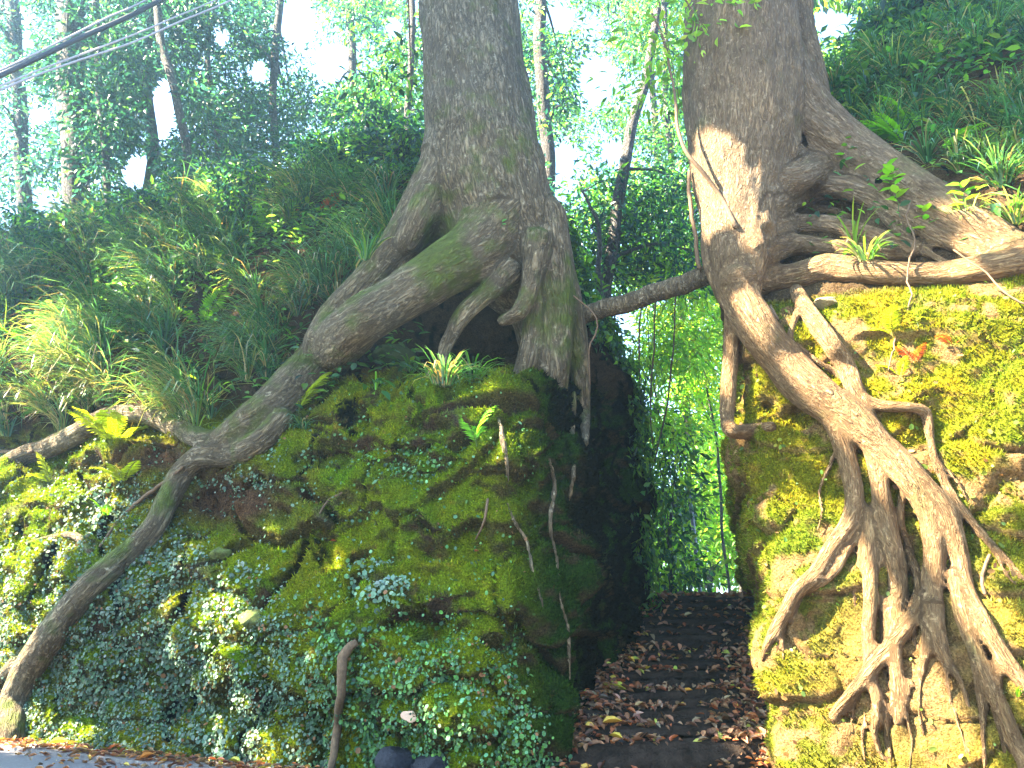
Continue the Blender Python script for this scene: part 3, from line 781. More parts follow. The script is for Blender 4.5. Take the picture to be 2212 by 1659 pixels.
# ---- right giant
RT = [
 C("trunk", [(1600, -420, 200, 11.3), (1600, -150, 216, 11.0), (1597, 0, 228, 10.75), (1597, 110, 236, 10.6), (1598, 210, 242, 10.5), (1598, 310, 226, 10.4), (1598, 400, 192, 10.3), (1596, 480, 150, 10.15), (1592, 560, 110, 9.95), (1592, 630, 84, 9.75)], 'R', key="trunk"),
 C("root", [(1590, 560, 70, 9.85), (1598, 640, 84, 9.6), (1640, 715, 84), (1695, 785, 88), (1760, 850, 88), (1840, 905, 84), (1905, 965, 72), (1960, 1030, 66), (2002, 1100, 56), (2018, 1180, 54), (2014, 1260, 52), (2018, 1340, 48), (2036, 1410, 36), (2055, 1450, 24)], 'R', k=.12, key="main", label="massive lit root sweeping down to the right", sink=.15),
 C("root", [(2015, 1310, 44), (2008, 1370, 36), (1995, 1430, 26), (1990, 1460, 20)], 'R', k=.08, of="main", sink=.2),
 C("root", [(1592, 605, 60, 9.5), (1650, 607, 62), (1720, 597, 58), (1790, 580, 62), (1850, 585, 56), (1930, 592, 54), (2030, 592, 56), (2120, 582, 64), (2230, 562, 70), (2330, 550, 70)], 'R', k=.10, label="horizontal root along the top of the mossy face", sink=.25),
 C("root", [(1720, 628, 30), (1742, 670, 40), (1790, 735, 40), (1826, 790, 40), (1848, 845, 40), (1870, 890, 40), (1890, 930, 30)], 'R', k=.06, sink=.1),
 C("root", [(1735, 650, 18), (1716, 690, 17), (1706, 735, 16), (1710, 780, 12)], 'R', k=.03, sink=.0),
 C("root", [(1722, 742, 10), (1768, 782, 14), (1815, 815, 16), (1845, 850, 14)], 'R', k=.03, sink=.0),
 C("root", [(1868, 862, 24), (1910, 878, 26), (1965, 880, 24), (2000, 892, 24), (2008, 940, 24), (2018, 990, 22), (2040, 1040, 24), (2075, 1095, 24), (2120, 1150, 22), (2170, 1205, 20), (2230, 1275, 18)], 'R', k=.04, label="crooked thin root bending down at the right", sink=.0),
 C("root", [(1775, 870, 46), (1810, 930, 52), (1832, 1000, 50), (1846, 1070, 48), (1835, 1130, 46), (1795, 1185, 44), (1765, 1235, 42), (1720, 1275, 36), (1700, 1315, 36), (1675, 1360, 34), (1655, 1400, 24), (1648, 1425, 16)], 'R', k=.06, key="left", label="root stepping down to the left beside the stairs", sink=.1),
 C("root", [(1885, 1105, 16), (1862, 1145, 20), (1830, 1190, 20), (1805, 1235, 22), (1770, 1262, 22), (1735, 1282, 18)], 'R', k=.04, of="left", sink=-.4),
 C("root", [(1690, 1345, 18), (1688, 1385, 18), (1692, 1425, 12)], 'R', k=.04, of="left", sink=.0),
 C("root", [(1880, 970, 40), (1900, 1040, 46), (1912, 1120, 50), (1930, 1200, 52), (1938, 1270, 50), (1930, 1330, 42), (1932, 1400, 34), (1940, 1470, 32), (1940, 1560, 26)], 'R', k=.05, sink=.1),
 C("root", [(1872, 1110, 26), (1876, 1200, 34), (1880, 1290, 36), (1876, 1380, 34), (1880, 1450, 32), (1893, 1520, 26), (1890, 1590, 20), (1905, 1640, 14)], 'R', k=.04, label="straight bright root hanging down the face", sink=.0),
 C("root", [(2005, 1285, 40), (1965, 1345, 38), (1925, 1395, 38), (1890, 1435, 36), (1855, 1480, 34), (1820, 1520, 28), (1792, 1550, 18)], 'R', k=.05, label="root crossing diagonally to the lower left", sink=-.3),
 C("root", [(1862, 1480, 20), (1830, 1530, 18), (1800, 1562, 12)], 'R', k=.03, sink=.0),
 C("root", [(1930, 975, 50), (1990, 1040, 52), (2045, 1110, 50), (2070, 1190, 46), (2085, 1270, 44), (2125, 1345, 44), (2165, 1410, 44), (2215, 1480, 44), (2280, 1570, 44)], 'R', k=.06, label="outer right root fanning away from the bundle", sink=.1),
 C("root", [(2060, 1240, 30), (2075, 1320, 36), (2105, 1400, 38), (2140, 1480, 40), (2175, 1560, 42), (2215, 1650, 42), (2240, 1720, 40)], 'R', k=.05, sink=.1),
 C("root", [(2098, 1400, 16), (2108, 1440, 24), (2118, 1510, 22), (2124, 1590, 18), (2128, 1680, 16)], 'R', k=.03, sink=-.2),
 C("root", [(1900, 1490, 16), (1912, 1540, 20), (1915, 1600, 18), (1925, 1660, 14)], 'R', k=.03, sink=.0),
 C("root", [(2040, 1420, 18), (2050, 1500, 14), (2075, 1580, 12), (2100, 1640, 10)], 'R', k=.03, sink=.1),
 C("root", [(1990, 1450, 16), (1985, 1520, 14), (1995, 1590, 12)], 'R', k=.03, sink=.1),
 C("root", [(1583, 690, 36, 9.55), (1578, 770, 34, 9.55), (1573, 850, 34, 9.5), (1570, 905, 36, 9.4), (1580, 930, 36, 9.2), (1620, 932, 38), (1665, 922, 30)], 'R', k=.05, label="root wrapping round the rock corner", sink=.1),
 C("root", [(1548, 470, 60, 10.3), (1540, 540, 54, 10.2), (1550, 600, 44, 10.0), (1572, 650, 30, 9.8)], 'R', k=.10),
 C("root", [(1665, 120, 120, 10.9), (1705, 215, 140, 10.75), (1765, 290, 140, 10.6), (1850, 345, 120), (1945, 398, 100), (2040, 450, 88), (2130, 500, 74), (2230, 552, 60)], 'R', k=.28, label="great buttress root falling away to the upper right", sink=.7),
 C("root", [(1670, 400, 70, 10.0), (1725, 385, 62, 10.05), (1790, 352, 56), (1860, 362, 50), (1940, 410, 40), (2010, 470, 26)], 'R', k=.20, sink=.3),
 C("root", [(1660, 450, 60, 9.95), (1730, 425, 50), (1810, 405, 46), (1890, 432, 42), (1965, 478, 38), (2060, 530, 30), (2150, 560, 22)], 'R', k=.18, sink=.35),
 C("root", [(1640, 505, 60, 9.85), (1710, 490, 50), (1780, 485, 44), (1850, 498, 38), (1930, 520, 30), (2000, 545, 18)], 'R', k=.18, sink=.3),
 C("root", [(1690, 470, 18), (1735, 455, 22), (1790, 455, 22), (1835, 470, 16)], 'R', k=.05, sink=.1),
 C("root", [(1625, 550, 66, 9.75), (1710, 530, 48), (1790, 535, 40), (1880, 548, 32), (1960, 556, 22)], 'R', k=.16, sink=.3),
 C("root", [(1650, 330, 60, 10.1), (1700, 340, 50, 10.2), (1750, 330, 40), (1810, 320, 30)], 'R', k=.22, sink=.4),
 C("root", [(1640, 430, 50, 9.85), (1645, 500, 46, 9.75), (1632, 560, 42, 9.65), (1615, 610, 40, 9.55)], 'R', k=.14),
 C("root", [(1880, 440, 20), (1940, 500, 22), (1990, 540, 18), (2060, 575, 16)], 'R', k=.05, sink=.1),
 C("root", [(1850, 1060, 22), (1870, 1120, 22), (1860, 1200, 20), (1845, 1280, 16), (1850, 1340, 12)], 'R', k=.03, sink=.2),
 C("root", [(1960, 1190, 24), (1985, 1260, 26), (1970, 1330, 20), (1980, 1400, 14)], 'R', k=.04, sink=.2),
 C("root", [(1905, 1290, 14), (1915, 1350, 18), (1905, 1420, 16), (1915, 1480, 14)], 'R', k=.03, sink=-.2),
 C("root", [(2150, 1380, 22), (2160, 1450, 22), (2150, 1520, 20), (2165, 1600, 18), (2180, 1680, 16)], 'R', k=.03, sink=.0),
 C("root", [(2060, 1440, 16), (2085, 1500, 16), (2095, 1560, 14), (2085, 1640, 12)], 'R', k=.03, sink=.0),
 C("root", [(1965, 1470, 16), (1958, 1540, 16), (1970, 1600, 14), (1960, 1680, 12)], 'R', k=.03, sink=.0),
 C("root", [(1870, 1540, 14), (1862, 1600, 14), (1875, 1670, 12)], 'R', k=.03, sink=.0),
 C("root", [(1895, 1060, 20), (1885, 1130, 20), (1900, 1200, 18), (1890, 1270, 16), (1905, 1350, 14), (1898, 1420, 10)], 'R', k=.03, sink=-.3),
 C("root", [(1950, 1060, 22), (1945, 1130, 22), (1965, 1190, 18), (1952, 1260, 16), (1960, 1330, 12)], 'R', k=.03, sink=.0),
 C("root", [(1920, 1440, 14), (1930, 1500, 14), (1918, 1570, 12), (1932, 1640, 10)], 'R', k=.03, sink=.0),
 C("root", [(2120, 1340, 16), (2110, 1420, 16), (2135, 1480, 14), (2128, 1560, 12)], 'R', k=.03, sink=-.2),
 C("root", [(1850, 1490, 12), (1845, 1540, 12), (1825, 1600, 10), (1830, 1650, 8)], 'R', k=.03, sink=.0),
 C("root", [(1815, 960, 14), (1790, 1010, 14), (1770, 1060, 12), (1775, 1110, 10), (1760, 1160, 8)], 'R', k=.03, sink=.0),
 C("root", [(2030, 1000, 12), (2060, 1030, 12), (2090, 1080, 10), (2100, 1150, 8)], 'R', k=.03, sink=.0),
 C("root", [(2110, 1150, 14), (2140, 1180, 14), (2180, 1250, 12), (2225, 1290, 10)], 'R', k=.03, sink=.0),
 C("root", [(1800, 1205, 16), (1775, 1215, 18), (1745, 1245, 16), (1725, 1300, 14), (1712, 1350, 12)], 'R', k=.04, of="left", sink=-.2),
 C("root", [(1720, -60, 70, 11.8), (1722, 60, 72, 11.7), (1742, 150, 74, 11.5), (1770, 240, 60, 11.3)], 'R', k=.06, label="second stem behind the trunk"),
]
RT.append(dict(name="cut", cut=True, k=.06, P=nodes([(1708, 260, 30, 10.45), (1720, 300, 36, 10.4), (1730, 330, 24, 10.4)], 'R')))
RT.append(dict(name="cut", cut=True, k=.05, P=nodes([(1582, 470, 12, 9.45), (1584, 520, 14, 9.4), (1582, 570, 10, 9.35)], 'R')))
RT.append(dict(name="cut", cut=True, k=.05, P=nodes([(1665, 500, 30, 9.6), (1672, 540, 30, 9.6)], 'R')))
def moss_right(V, Nn):
    px, py = proj(V); a = fbm(V, 1.8, 4, 70.0)
    return np.clip(0.10 + 0.25 * sstep(0.3, 1.0, Nn[:, 2]) * (py < 650) + 0.4 * a, 0, 1)
RTREE, ROB, RGEO = do_tree("giant_tree", "giant pale trunk standing on a fan of bare tan roots right of the stairs", "tree", RT, 0.035, 0.12, 9.0, moss_right, M_BARK_R, (3.0, 9.9, 5.6))
BVH_T = [bvh_of(LGEO[0], LGEO[1]), bvh_of(RGEO[0], RGEO[1])]
def hit_all(px, py):
    r = Vector(ray(px, py)).normalized(); o = Vector(CAMP); best = None
    for b in [BVH_L, BVH_R] + BVH_T:
        h = b.ray_cast(o, r)
        if h[0] is not None and (best is None or h[3] < best[3]): best = h
    return (np.array(best[0]), np.array(best[1])) if best else (None, None)

# sun flecks: spots for which openings are cut in the leaves overhead (pixel, radius in metres)
FLECK = [(1535, 350, .5), (1528, 430, .4), (1590, 655, .14), (1655, 735, .26), (1690, 780, .34), (1730, 815, .2), (1602, 880, .28), (1850, 660, .34), (1790, 640, .22), (1940, 690, .42), (2080, 740, .28), (2100, 850, .34), (2150, 880, .2), (2130, 1030, .3), (1830, 770, .24), (1870, 880, .12), (1900, 1000, .14), (1945, 1060, .12),
  (1885, 1240, .42), (1960, 1240, .26), (2030, 1330, .3), (1830, 1380, .36), (1895, 1480, .52), (1960, 1560, .52), (1695, 1560, .46), (1690, 1490, .3), (2100, 1500, .5), (2030, 1480, .4), (2180, 1600, .55), (1780, 1640, .42), (1610, 1645, .3), (1880, 1300, .75), (1990, 1400, .5), (2060, 1560, .8), (1860, 1600, .7), (1690, 1540, .6), (1960, 1500, .7), (2150, 1450, .5), (1900, 690, .6), (2110, 850, .5), (1680, 770, .45), (1700, 1420, .2), (1740, 1600, .3), (2120, 1420, .3), (1940, 1350, .3), (1740, 1220, .22), (1790, 1190, .18), (2180, 1420, .3), (1720, 1330, .18), (2140, 1330, .12),
  (30, 1180, .95), (80, 1250, .55), (-70, 1150, .8), (430, 1215, .24), (430, 1310, .34), (445, 1390, .42), (400, 1410, .2), (150, 840, .42), (285, 900, .36), (215, 890, .36), (60, 1010, .32), (120, 1045, .32), (250, 985, .24), (925, 335, .07), (380, 920, .14), (20, 1640, .4), (130, 1630, .4), (520, 460, .22), (640, 385, .16), (1800, 1450, .4), (1830, 1560, .4), (1760, 1500, .35), (2000, 1620, .5), (2150, 1560, .5), (1930, 1180, .3), (2000, 1230, .35), (1870, 1150, .3), (1960, 950, .25), (2040, 660, .35), (2150, 760, .35), (2190, 960, .35), (1770, 1280, .25), (200, 1090, .35), (20, 880, .4), (320, 880, .3), (160, 760, .3), (300, 640, .25), (740, 640, .15), (940, 590, .12), (1030, 860, .2), (820, 900, .15), (2190, 420, .3), (2050, 450, .2), (2140, 500, .3), (1870, 560, .22), (2050, 600, .22), (430, 690, .16), (560, 505, .16), (1030, 950, .08), (1480, 290, .14)]
FLECK_P = []
for px, py, r in FLECK:
    q = hit_all(px, py)[0]
    if q is None:
        rr_ = ray(px, py); q = CAMP + rr_ * ((.3 - CAM_H) / rr_[2]) if rr_[2] < -.01 else W(px, py, 11)
    FLECK_P.append((q, r * 1.45))
for px in (1400, 1470, 1540, 1610):
    for py in (640, 760, 880, 1000, 1120, 1230): FLECK_P.append((W(px, py, 19.0), .75))
for px, py in ((80, 120), (260, 90), (480, 180), (840, 200), (620, 260), (160, 330), (1450, 90), (1340, 430), (1430, 330), (1280, 480), (1330, 560), (1440, 520), (1400, 590), (1240, 420)): FLECK_P.append((W(px, py, 18.5), .9))
def sun_open(C_, grow=.2):
    keep = np.ones(len(C_), bool)
    for q, r in FLECK_P:
        d = C_ - q; t = d @ SUN_DIR
        keep &= ~((t > 2.6) & (np.linalg.norm(d - t[:, None] * SUN_DIR, axis=1) < r + grow))
    return keep

# ------------------------------------------------------------------ scatter helpers
def tri_samples(V, Q, Nn, n, rng, mask=None):
    T = np.concatenate([Q[:, [0, 1, 2]], Q[:, [0, 2, 3]]])
    if mask is not None: T = T[mask[T[:, 0]]]
    A = np.linalg.norm(np.cross(V[T[:, 1]] - V[T[:, 0]], V[T[:, 2]] - V[T[:, 0]]), axis=1)
    c = np.cumsum(A); i = np.searchsorted(c, rng.random(n) * c[-1])
    i = np.minimum(i, len(T) - 1)
    a = rng.random((n, 1)); b = rng.random((n, 1)); f = a + b > 1; a = np.where(f, 1 - a, a); b = np.where(f, 1 - b, b)
    t = T[i]
    P = V[t[:, 0]] * (1 - a - b) + V[t[:, 1]] * a + V[t[:, 2]] * b
    Nx = Nn[t[:, 0]] * (1 - a - b) + Nn[t[:, 1]] * a + Nn[t[:, 2]] * b
    return P, Nx / (np.linalg.norm(Nx, axis=1, keepdims=True) + 1e-9), t[:, 0]
def inframe(V, Nn, mx=120):
    px, py = proj(V)
    d = V - CAMP; face = (d * Nn).sum(1) < 0.05 * np.linalg.norm(d, axis=1)
    return (px > -mx) & (px < 2212 + mx) & (py > -mx) & (py < 1659 + mx) & face
def unit(v): return v / (np.linalg.norm(v, axis=-1, keepdims=True) + 1e-9)
def rdir(n, rng): return unit(rng.normal(size=(n, 3)))
RH_V = np.array([(0, 0, 0), (.42, .5, .10), (1, 0, -.06), (.42, -.5, .10)]); RH_F = np.array([(0, 2, 1), (0, 3, 2)])
L6_V = np.array([(0, 0, 0), (.28, .42, .07), (.62, .38, .07), (1, 0, -.10), (.62, -.38, .07), (.28, -.42, .07), (.5, 0, -.02)])
L6_F = np.array([(0, 6, 1), (1, 6, 2), (2, 6, 3), (3, 6, 4), (4, 6, 5), (5, 6, 0)])
CV_V = np.array([(0, 0, 0), (.25, .45, .04), (.75, .42, .03), (1, 0, 0), (.75, -.42, .03), (.25, -.45, .04)]); CV_F = np.array([(0, 3, 1), (1, 3, 2), (0, 5, 3), (5, 4, 3)])
def leaves(P, T, Nn, L, wr, tmpl, col):
    """instances of a leaf template; T length direction, Nn leaf normal"""
    tv, tf = tmpl; n = len(P)
    T = unit(T); B = unit(np.cross(Nn, T)); M = np.cross(T, B)
    L = np.broadcast_to(np.asarray(L, float), (n,)); wr = np.broadcast_to(np.asarray(wr, float), (n,))
    V = P[:, None, :] + L[:, None, None] * (tv[None, :, 0:1] * T[:, None, :] + (tv[None, :, 1:2] * wr[:, None, None]) * B[:, None, :] + tv[None, :, 2:3] * M[:, None, :])
    F = tf[None] + (np.arange(n) * len(tv))[:, None, None]
    C_ = np.repeat(col, len(tv), axis=0)
    return V.reshape(-1, 3), F.reshape(-1, 3), C_
def pick(pal, n, rng, var=0.25):
    pal = np.array(pal); c = pal[rng.integers(0, len(pal), n)]
    return np.clip(c * (1 + var * rng.normal(size=(n, 1))) * (1 + 0.08 * rng.normal(size=(n, 3))), 0.003, 0.9)
def merge(parts):
    Vs, Fs, Cs, o = [], [], [], 0
    for V, F, C_ in parts: Vs.append(V); Fs.append(F + o); Cs.append(C_); o += len(V)
    return np.vstack(Vs), np.vstack(Fs), np.vstack(Cs)
def blades(root, az, L, th0, th1, w, col, K=5):
    """arching grass blades. th: angle from vertical at the foot / at the tip"""
    n = len(root); s = np.linspace(0, 1, K)
    H = np.stack([np.cos(az), np.sin(az), np.zeros(n)], 1); S = np.stack([-np.sin(az), np.cos(az), np.zeros(n)], 1)
    th = th0[:, None] + (th1 - th0)[:, None] * s[None] ** 1.2
    dl = L[:, None] / (K - 1)
    hx = np.concatenate([np.zeros((n, 1)), np.cumsum(np.sin((th[:, 1:] + th[:, :-1]) / 2) * dl, 1)], 1)
    hz = np.concatenate([np.zeros((n, 1)), np.cumsum(np.cos((th[:, 1:] + th[:, :-1]) / 2) * dl, 1)], 1)
    Cn = root[:, None, :] + hx[..., None] * H[:, None, :] + hz[..., None] * np.array([0, 0, 1.0])
    wd = (w[:, None] * (0.5 + 0.5 * np.sin(np.pi * np.clip(s * 0.85 + 0.12, 0, 1)))[None] * np.where(s > 0.98, 0.08, 1)[None])[..., None] * 0.5
    V = np.stack([Cn - S[:, None, :] * wd, Cn + S[:, None, :] * wd], 2).reshape(-1, 3)
    k = np.arange(K - 1) * 2
    q = np.stack([k, k + 1, k + 3, k + 2], 1)
    F = (q[None] + (np.arange(n) * K * 2)[:, None, None]).reshape(-1, 4)
    C_ = np.repeat(col, K * 2, axis=0)
    return V, F, C_
def tuft(centre, n, L, spread, lean_az, rng, pal, w=0.022, lean=0.5, droop=1.0):
    az = rng.random(n) * 2 * np.pi
    k = rng.random(n) < lean; az = np.where(k, lean_az + rng.normal(size=n) * 0.7, az)
    r = centre + np.stack([np.cos(az), np.sin(az), np.zeros(n)], 1) * (rng.random((n, 1)) * spread) + np.array([0, 0, -0.04])
    ln = L * (0.4 + 0.75 * rng.random(n))
    dead = (rng.random(n) < .10)[:, None]
    col = np.where(dead, pick([(.26, .20, .10), (.20, .14, .07), (.32, .28, .16)], n, rng, .2), pick(pal, n, rng, 0.35))
    return blades(r, az, ln, 0.05 + 0.6 * rng.random(n), (1.5 + 1.3 * rng.random(n) + dead[:, 0] * .5) * droop, w * (0.6 + 0.7 * rng.random(n)), col)
def tube(P, sides=6, cap=True):
    """P rows (x,y,z,r) -> V, quads"""
    P = np.asarray(P, float); n = len(P)
    T = unit(np.gradient(P[:, :3], axis=0)); ref = np.array([0.3, 0.9, 0.2]); V = []
    for i in range(n):
        a = ref - T[i] * (ref @ T[i]); a /= np.linalg.norm(a) + 1e-9; ref = a; b = np.cross(T[i], a)
        for s in range(sides):
            t = 2 * np.pi * s / sides; V.append(P[i, :3] + P[i, 3] * (math.cos(t) * a + math.sin(t) * b))
    F = [(i*sides+s, i*sides+(s+1) % sides, (i+1)*sides+(s+1) % sides, (i+1)*sides+s) for i in range(n-1) for s in range(sides)]
    return np.array(V), np.array(F)
def wobble(P, amp, rng, f=3.0):
    P = np.array(P, float); ph = rng.random(6) * 6
    s = np.arange(len(P)) / max(1, len(P) - 1)
    for k in range(3): P[:, k] += amp * (np.sin(f * 6 * s + ph[k]) + 0.5 * np.sin(f * 15 * s + ph[k+3])) * 0.5
    return P
def stick(name, rows, mat, label=None, cat=None, parent=None, which=None, sides=7, amp=0.015, loc=None, Ydef=None, sink=0.0, bark=False, group=None):
    P = catmull(nodes_any(rows, sink), 0.12)
    P[:, :3] = wobble(P[:, :3], amp, np.random.default_rng(abs(len(P) + int(P[0, 0] * 100))))
    loc = P[-1, :3].copy() if loc is None else np.array(loc)
    P = np.vstack([P[0] + (P[0] - P[1]) * .1 * np.array([1, 1, 1, 0]), P, P[-1] + (P[-1] - P[-2]) * .1 * np.array([1, 1, 1, 0])]); P[0, 3] = P[-1, 3] = .001
    V, F = tube(P, sides)
    at = {"bk": np.stack([V[:, 0], V[:, 1], V[:, 2] * 1.0], 1), "moss": np.full(len(V), 0.1)} if bark else None
    o = link(name, mk_mesh(name, V - loc, F, mat=mat, attrs=at), parent, loc if parent is None else (0, 0, 0))
    if label: tag(o, label, cat, group)
    return o
def nodes_any(rows, sink=0.0):
    out = []; last = 10.0
    for row in rows:
        px, py, w = row[:3]; Y = row[3] if len(row) > 3 else None
        r = ray(px, py)
        if Y is None:
            p, n = hit_all(px, py)
            if p is None: p = W(px, py, last)
            t = p[1] / r[1]; p = p - unit(r) * 0.5 * w * t / FPX * (1 - sink)
        else: p = W(px, py, Y)
        last = p[1]; out.append((*p, 0.5 * w * p[1] / r[1] / FPX))
    return out

# ------------------------------------------------------------------ moss pile and creeping leaves on the banks
ML = inframe(VL, NL); MR = inframe(VR, NR)
def moss_fuzz(name, V, Q, Nn, C_, mask, n, label, keep, seed):
    rng = np.random.default_rng(seed)
    P, Nx, i = tri_samples(V, Q, Nn, n, rng, mask)
    col = C_[i]; green = (col[:, 1] > col[:, 0] * 0.78) & keep(P)
    P, Nx, col = P[green], Nx[green], col[green]; n = len(P)
    t = unit(np.cross(Nx, rdir(n, rng))); ln = (0.02 + 0.045 * rng.random(n) ** 1.5)[:, None]
    d = unit(Nx + 0.55 * rdir(n, rng) + np.array([0, 0, .25]))
    w = (0.007 + 0.008 * rng.random(n))[:, None]
    Vv = np.stack([P - t * w - Nx * .006, P + t * w - Nx * .006, P + d * ln], 1).reshape(-1, 3)
    F = np.arange(3 * n).reshape(-1, 3)
    c = np.clip(col * (0.55 + 1.15 * rng.random((n, 1))) * (1 + .1 * rng.normal(size=(n, 3))), .004, .9)
    o = link(name, mk_mesh(name, Vv, F, np.repeat(c, 3, 0), mat=M_MOSS, smooth=False))
    return tag(o, label, "moss", kind="stuff")
moss_fuzz("moss", VL, QL, NL, CL, ML, 230000, "short green and ochre moss carpeting the left rock", lambda P: (P[:, 2] < 5.6), 1)
moss_fuzz("moss", VR, QR, NR, CR, MR, 190000, "short yellow moss carpeting the right bank", lambda P: (P[:, 2] < 6.0), 2)

def creeper():
    rng = np.random.default_rng(5); out = []
    P, Nx, i = tri_samples(VL, QL, NL, 480000, rng, ML)
    px, py = proj(P)
    a = fbm(P, 1.6, 3, 100.0); b = fbm(P, 4.5, 3, 120.0)
    line = np.interp(px, [0, 200, 330, 450, 560, 700, 780, 1000, 1120, 1240], [1170, 1130, 1150, 1180, 1260, 1330, 1370, 1390, 1420, 1700])
    m = sstep(-60, 90, py - line + 60 * a) * (0.75 + 0.5 * b)
    m *= 1 - 0.8 * np.exp(-(((px - 960) / 90) ** 2 + ((py - 1360) / 25) ** 2))
    m += 0.9 * np.exp(-(((px - 830) / 70) ** 2 + ((py - 1255) / 40) ** 2)) * (b > -0.15)
    m += 0.5 * np.exp(-(((px - 880) / 90) ** 2 + ((py - 1000) / 35) ** 2)) * (b > 0)
    m += 0.9 * np.exp(-(((px - 240) / 90) ** 2 + ((py - 1090) / 50) ** 2)) + 0.4 * np.exp(-(((px - 520) / 120) ** 2 + ((py - 1010) / 50) ** 2)) * (b > 0)
    m *= 1 - .85 * np.exp(-(((px - 40) / 110) ** 2 + ((py - 1190) / 90) ** 2)) - .5 * np.exp(-(((px - 430) / 50) ** 2 + ((py - 1300) / 120) ** 2))
    m += 0.035 * (P[:, 2] < 5) * (px < 1150)
    m *= .25 + .75 * sstep(-.30, .05, b + .5 * noise(P, 9.0, 300.0))
    k = rng.random(len(P)) < np.clip(m, 0, 1) * 0.62
    P, Nx, px, py = P[k], Nx[k], px[k], py[k]; n = len(P)
    pal_b = [(.09, .15, .09), (.12, .18, .12), (.06, .11, .06), (.16, .21, .15)]; pal_g = [(.06, .14, .035), (.08, .19, .04), (.05, .11, .05), (.10, .22, .10)]
    cb, cg = pick(pal_b, n, rng, .3), pick(pal_g, n, rng, .3)
    g = sstep(560, 780, px + 80 * noise(P, 1.3, 7.0))[:, None]
    pale = np.exp(-(((px - 830) / 80) ** 2 + ((py - 1255) / 50) ** 2))[:, None]
    col = cb * (1 - g) + cg * g; col = col * (1 - pale) + pick([(.15, .24, .17), (.2, .29, .22)], n, rng, .2) * pale
    br = (rng.random(n) < .03)[:, None]; col = np.where(br, np.array([.22, .10, .04]), col)
    nn = unit(Nx + .75 * rdir(n, rng) + np.array([0, -.1, .45])); T = unit(np.cross(nn, rdir(n, rng)) + np.array([0, 0, -.5]))
    L = (.024 + .034 * rng.random(n) ** 2) * (1 + .35 * pale[:, 0] + .05 * g[:, 0] + .35 * sstep(0, .5, noise(P, 1.1, 310.0)))
    V, F, C_ = leaves(P + Nx * (.015 + .05 * rng.random((n, 1))), T, nn, L, .85, (CV_V, CV_F), col)
    o = link("creeping_leaves", mk_mesh("creeping_leaves", V, F, C_, mat=M_COVER, smooth=False))
    tag(o, "small round blue green leaves creeping over the foot of the left bank", "ground cover", kind="stuff")
creeper()
def creeper_r():
    rng = np.random.default_rng(6)
    P, Nx, i = tri_samples(VR, QR, NR, 30000, rng, MR); px, py = proj(P)
    b = fbm(P, 2.2, 3, 130.0); m = .05 + .35 * sstep(.1, .5, b)
    m *= (P[:, 2] < 6.2)
    k = rng.random(len(P)) < m * .35; P, Nx = P[k], Nx[k]; n = len(P)
    col = pick([(.14, .22, .03), (.20, .25, .03), (.09, .16, .03), (.24, .13, .05)], n, rng, .3)
    nn = unit(Nx + .8 * rdir(n, rng)); T = unit(np.cross(nn, rdir(n, rng)))
    V, F, C_ = leaves(P + Nx * .03, T, nn, .03 + .05 * rng.random(n), .7, (CV_V, CV_F), col)
    tag(link("creeping_leaves", mk_mesh("creeping_leaves", V, F, C_, mat=M_COVER, smooth=False)), "scattered tiny leaves growing in the moss of the right bank", "ground cover", kind="stuff")
creeper_r()

# ------------------------------------------------------------------ grass on the slopes
PAL_G = [(.03, .10, .035), (.045, .14, .05), (.06, .17, .09), (.10, .20, .08), (.05, .13, .10)]
PAL_GP = [(.30, .30, .12), (.34, .30, .17), (.16, .25, .05), (.12, .22, .04)]
def grass_field(name, V, Q, Nn, mask, n, L, label, keep, seed, lean_az, pale=None):
    rng = np.random.default_rng(seed); P, Nx, i = tri_samples(V, Q, Nn, n * 6, rng, mask)
    k = keep(P, rng); P = P[k][:n]; parts = []
    for p in P:
        px, py = proj(p[None]); dist = np.linalg.norm(p - CAMP)
        pal = PAL_G + ([PAL_GP[rng.integers(0, 4)]] if rng.random() < .6 else [])
        if pale is not None and pale(px[0], py[0]) > rng.random(): pal = PAL_GP + PAL_G[2:4]
        parts.append(tuft(p, int(rng.integers(24, 84)), L * (0.5 + .75 * rng.random()), .05 + .16 * rng.random(), lean_az, rng, pal, .017, .6, .95 + .3 * rng.random()))
    V_, F_, C_ = merge(parts)
    return tag(link(name, mk_mesh(name, V_, F_, C_, mat=M_GRASS)), label, "grass", kind="stuff")
def keep_gl(P, rng):
    px, py = proj(P); a = fbm(P, .8, 3, 200.0)
    top = np.interp(px, [0, 250, 500, 700, 870], [480, 500, 430, 400, 430]); bot = np.interp(px, [0, 100, 300, 430, 520, 640, 800], [960, 930, 905, 930, 860, 760, 600])
    for fx, fy in ((430, 700), (470, 640), (590, 505), (690, 480), (470, 780), (290, 770), (90, 670), (60, 760)):
        a = np.where(((px - fx) / 62) ** 2 + ((py - fy - 45) / 75) ** 2 < 1, -1, a)
    return (py > top) & (py < bot + 10) & (px < 860) & (px > -100) & (a > -.28) & (P[:, 2] > 3.8)
grass_field("grass", VL, QL, NL, ML, 400, 1.35, "long arching sedge grass covering the slope left of the trunk", keep_gl, 21, math.radians(-125),
            lambda x, y: math.exp(-((x - 220) / 180) ** 2 - ((y - 870) / 70) ** 2) * .9 + .12)
def keep_gr(P, rng):
    px, py = proj(P); a = fbm(P, .8, 3, 220.0)
    lim = np.interp(px, [1760, 1900, 2000, 2100, 2212], [250, 310, 380, 430, 500])
    return (px > 1760) & (((py < lim) & (a > -.25)) | ((py < 560) & (px > 2080) & (rng.random(len(P)) < .35))) & (P[:, 2] > 6)
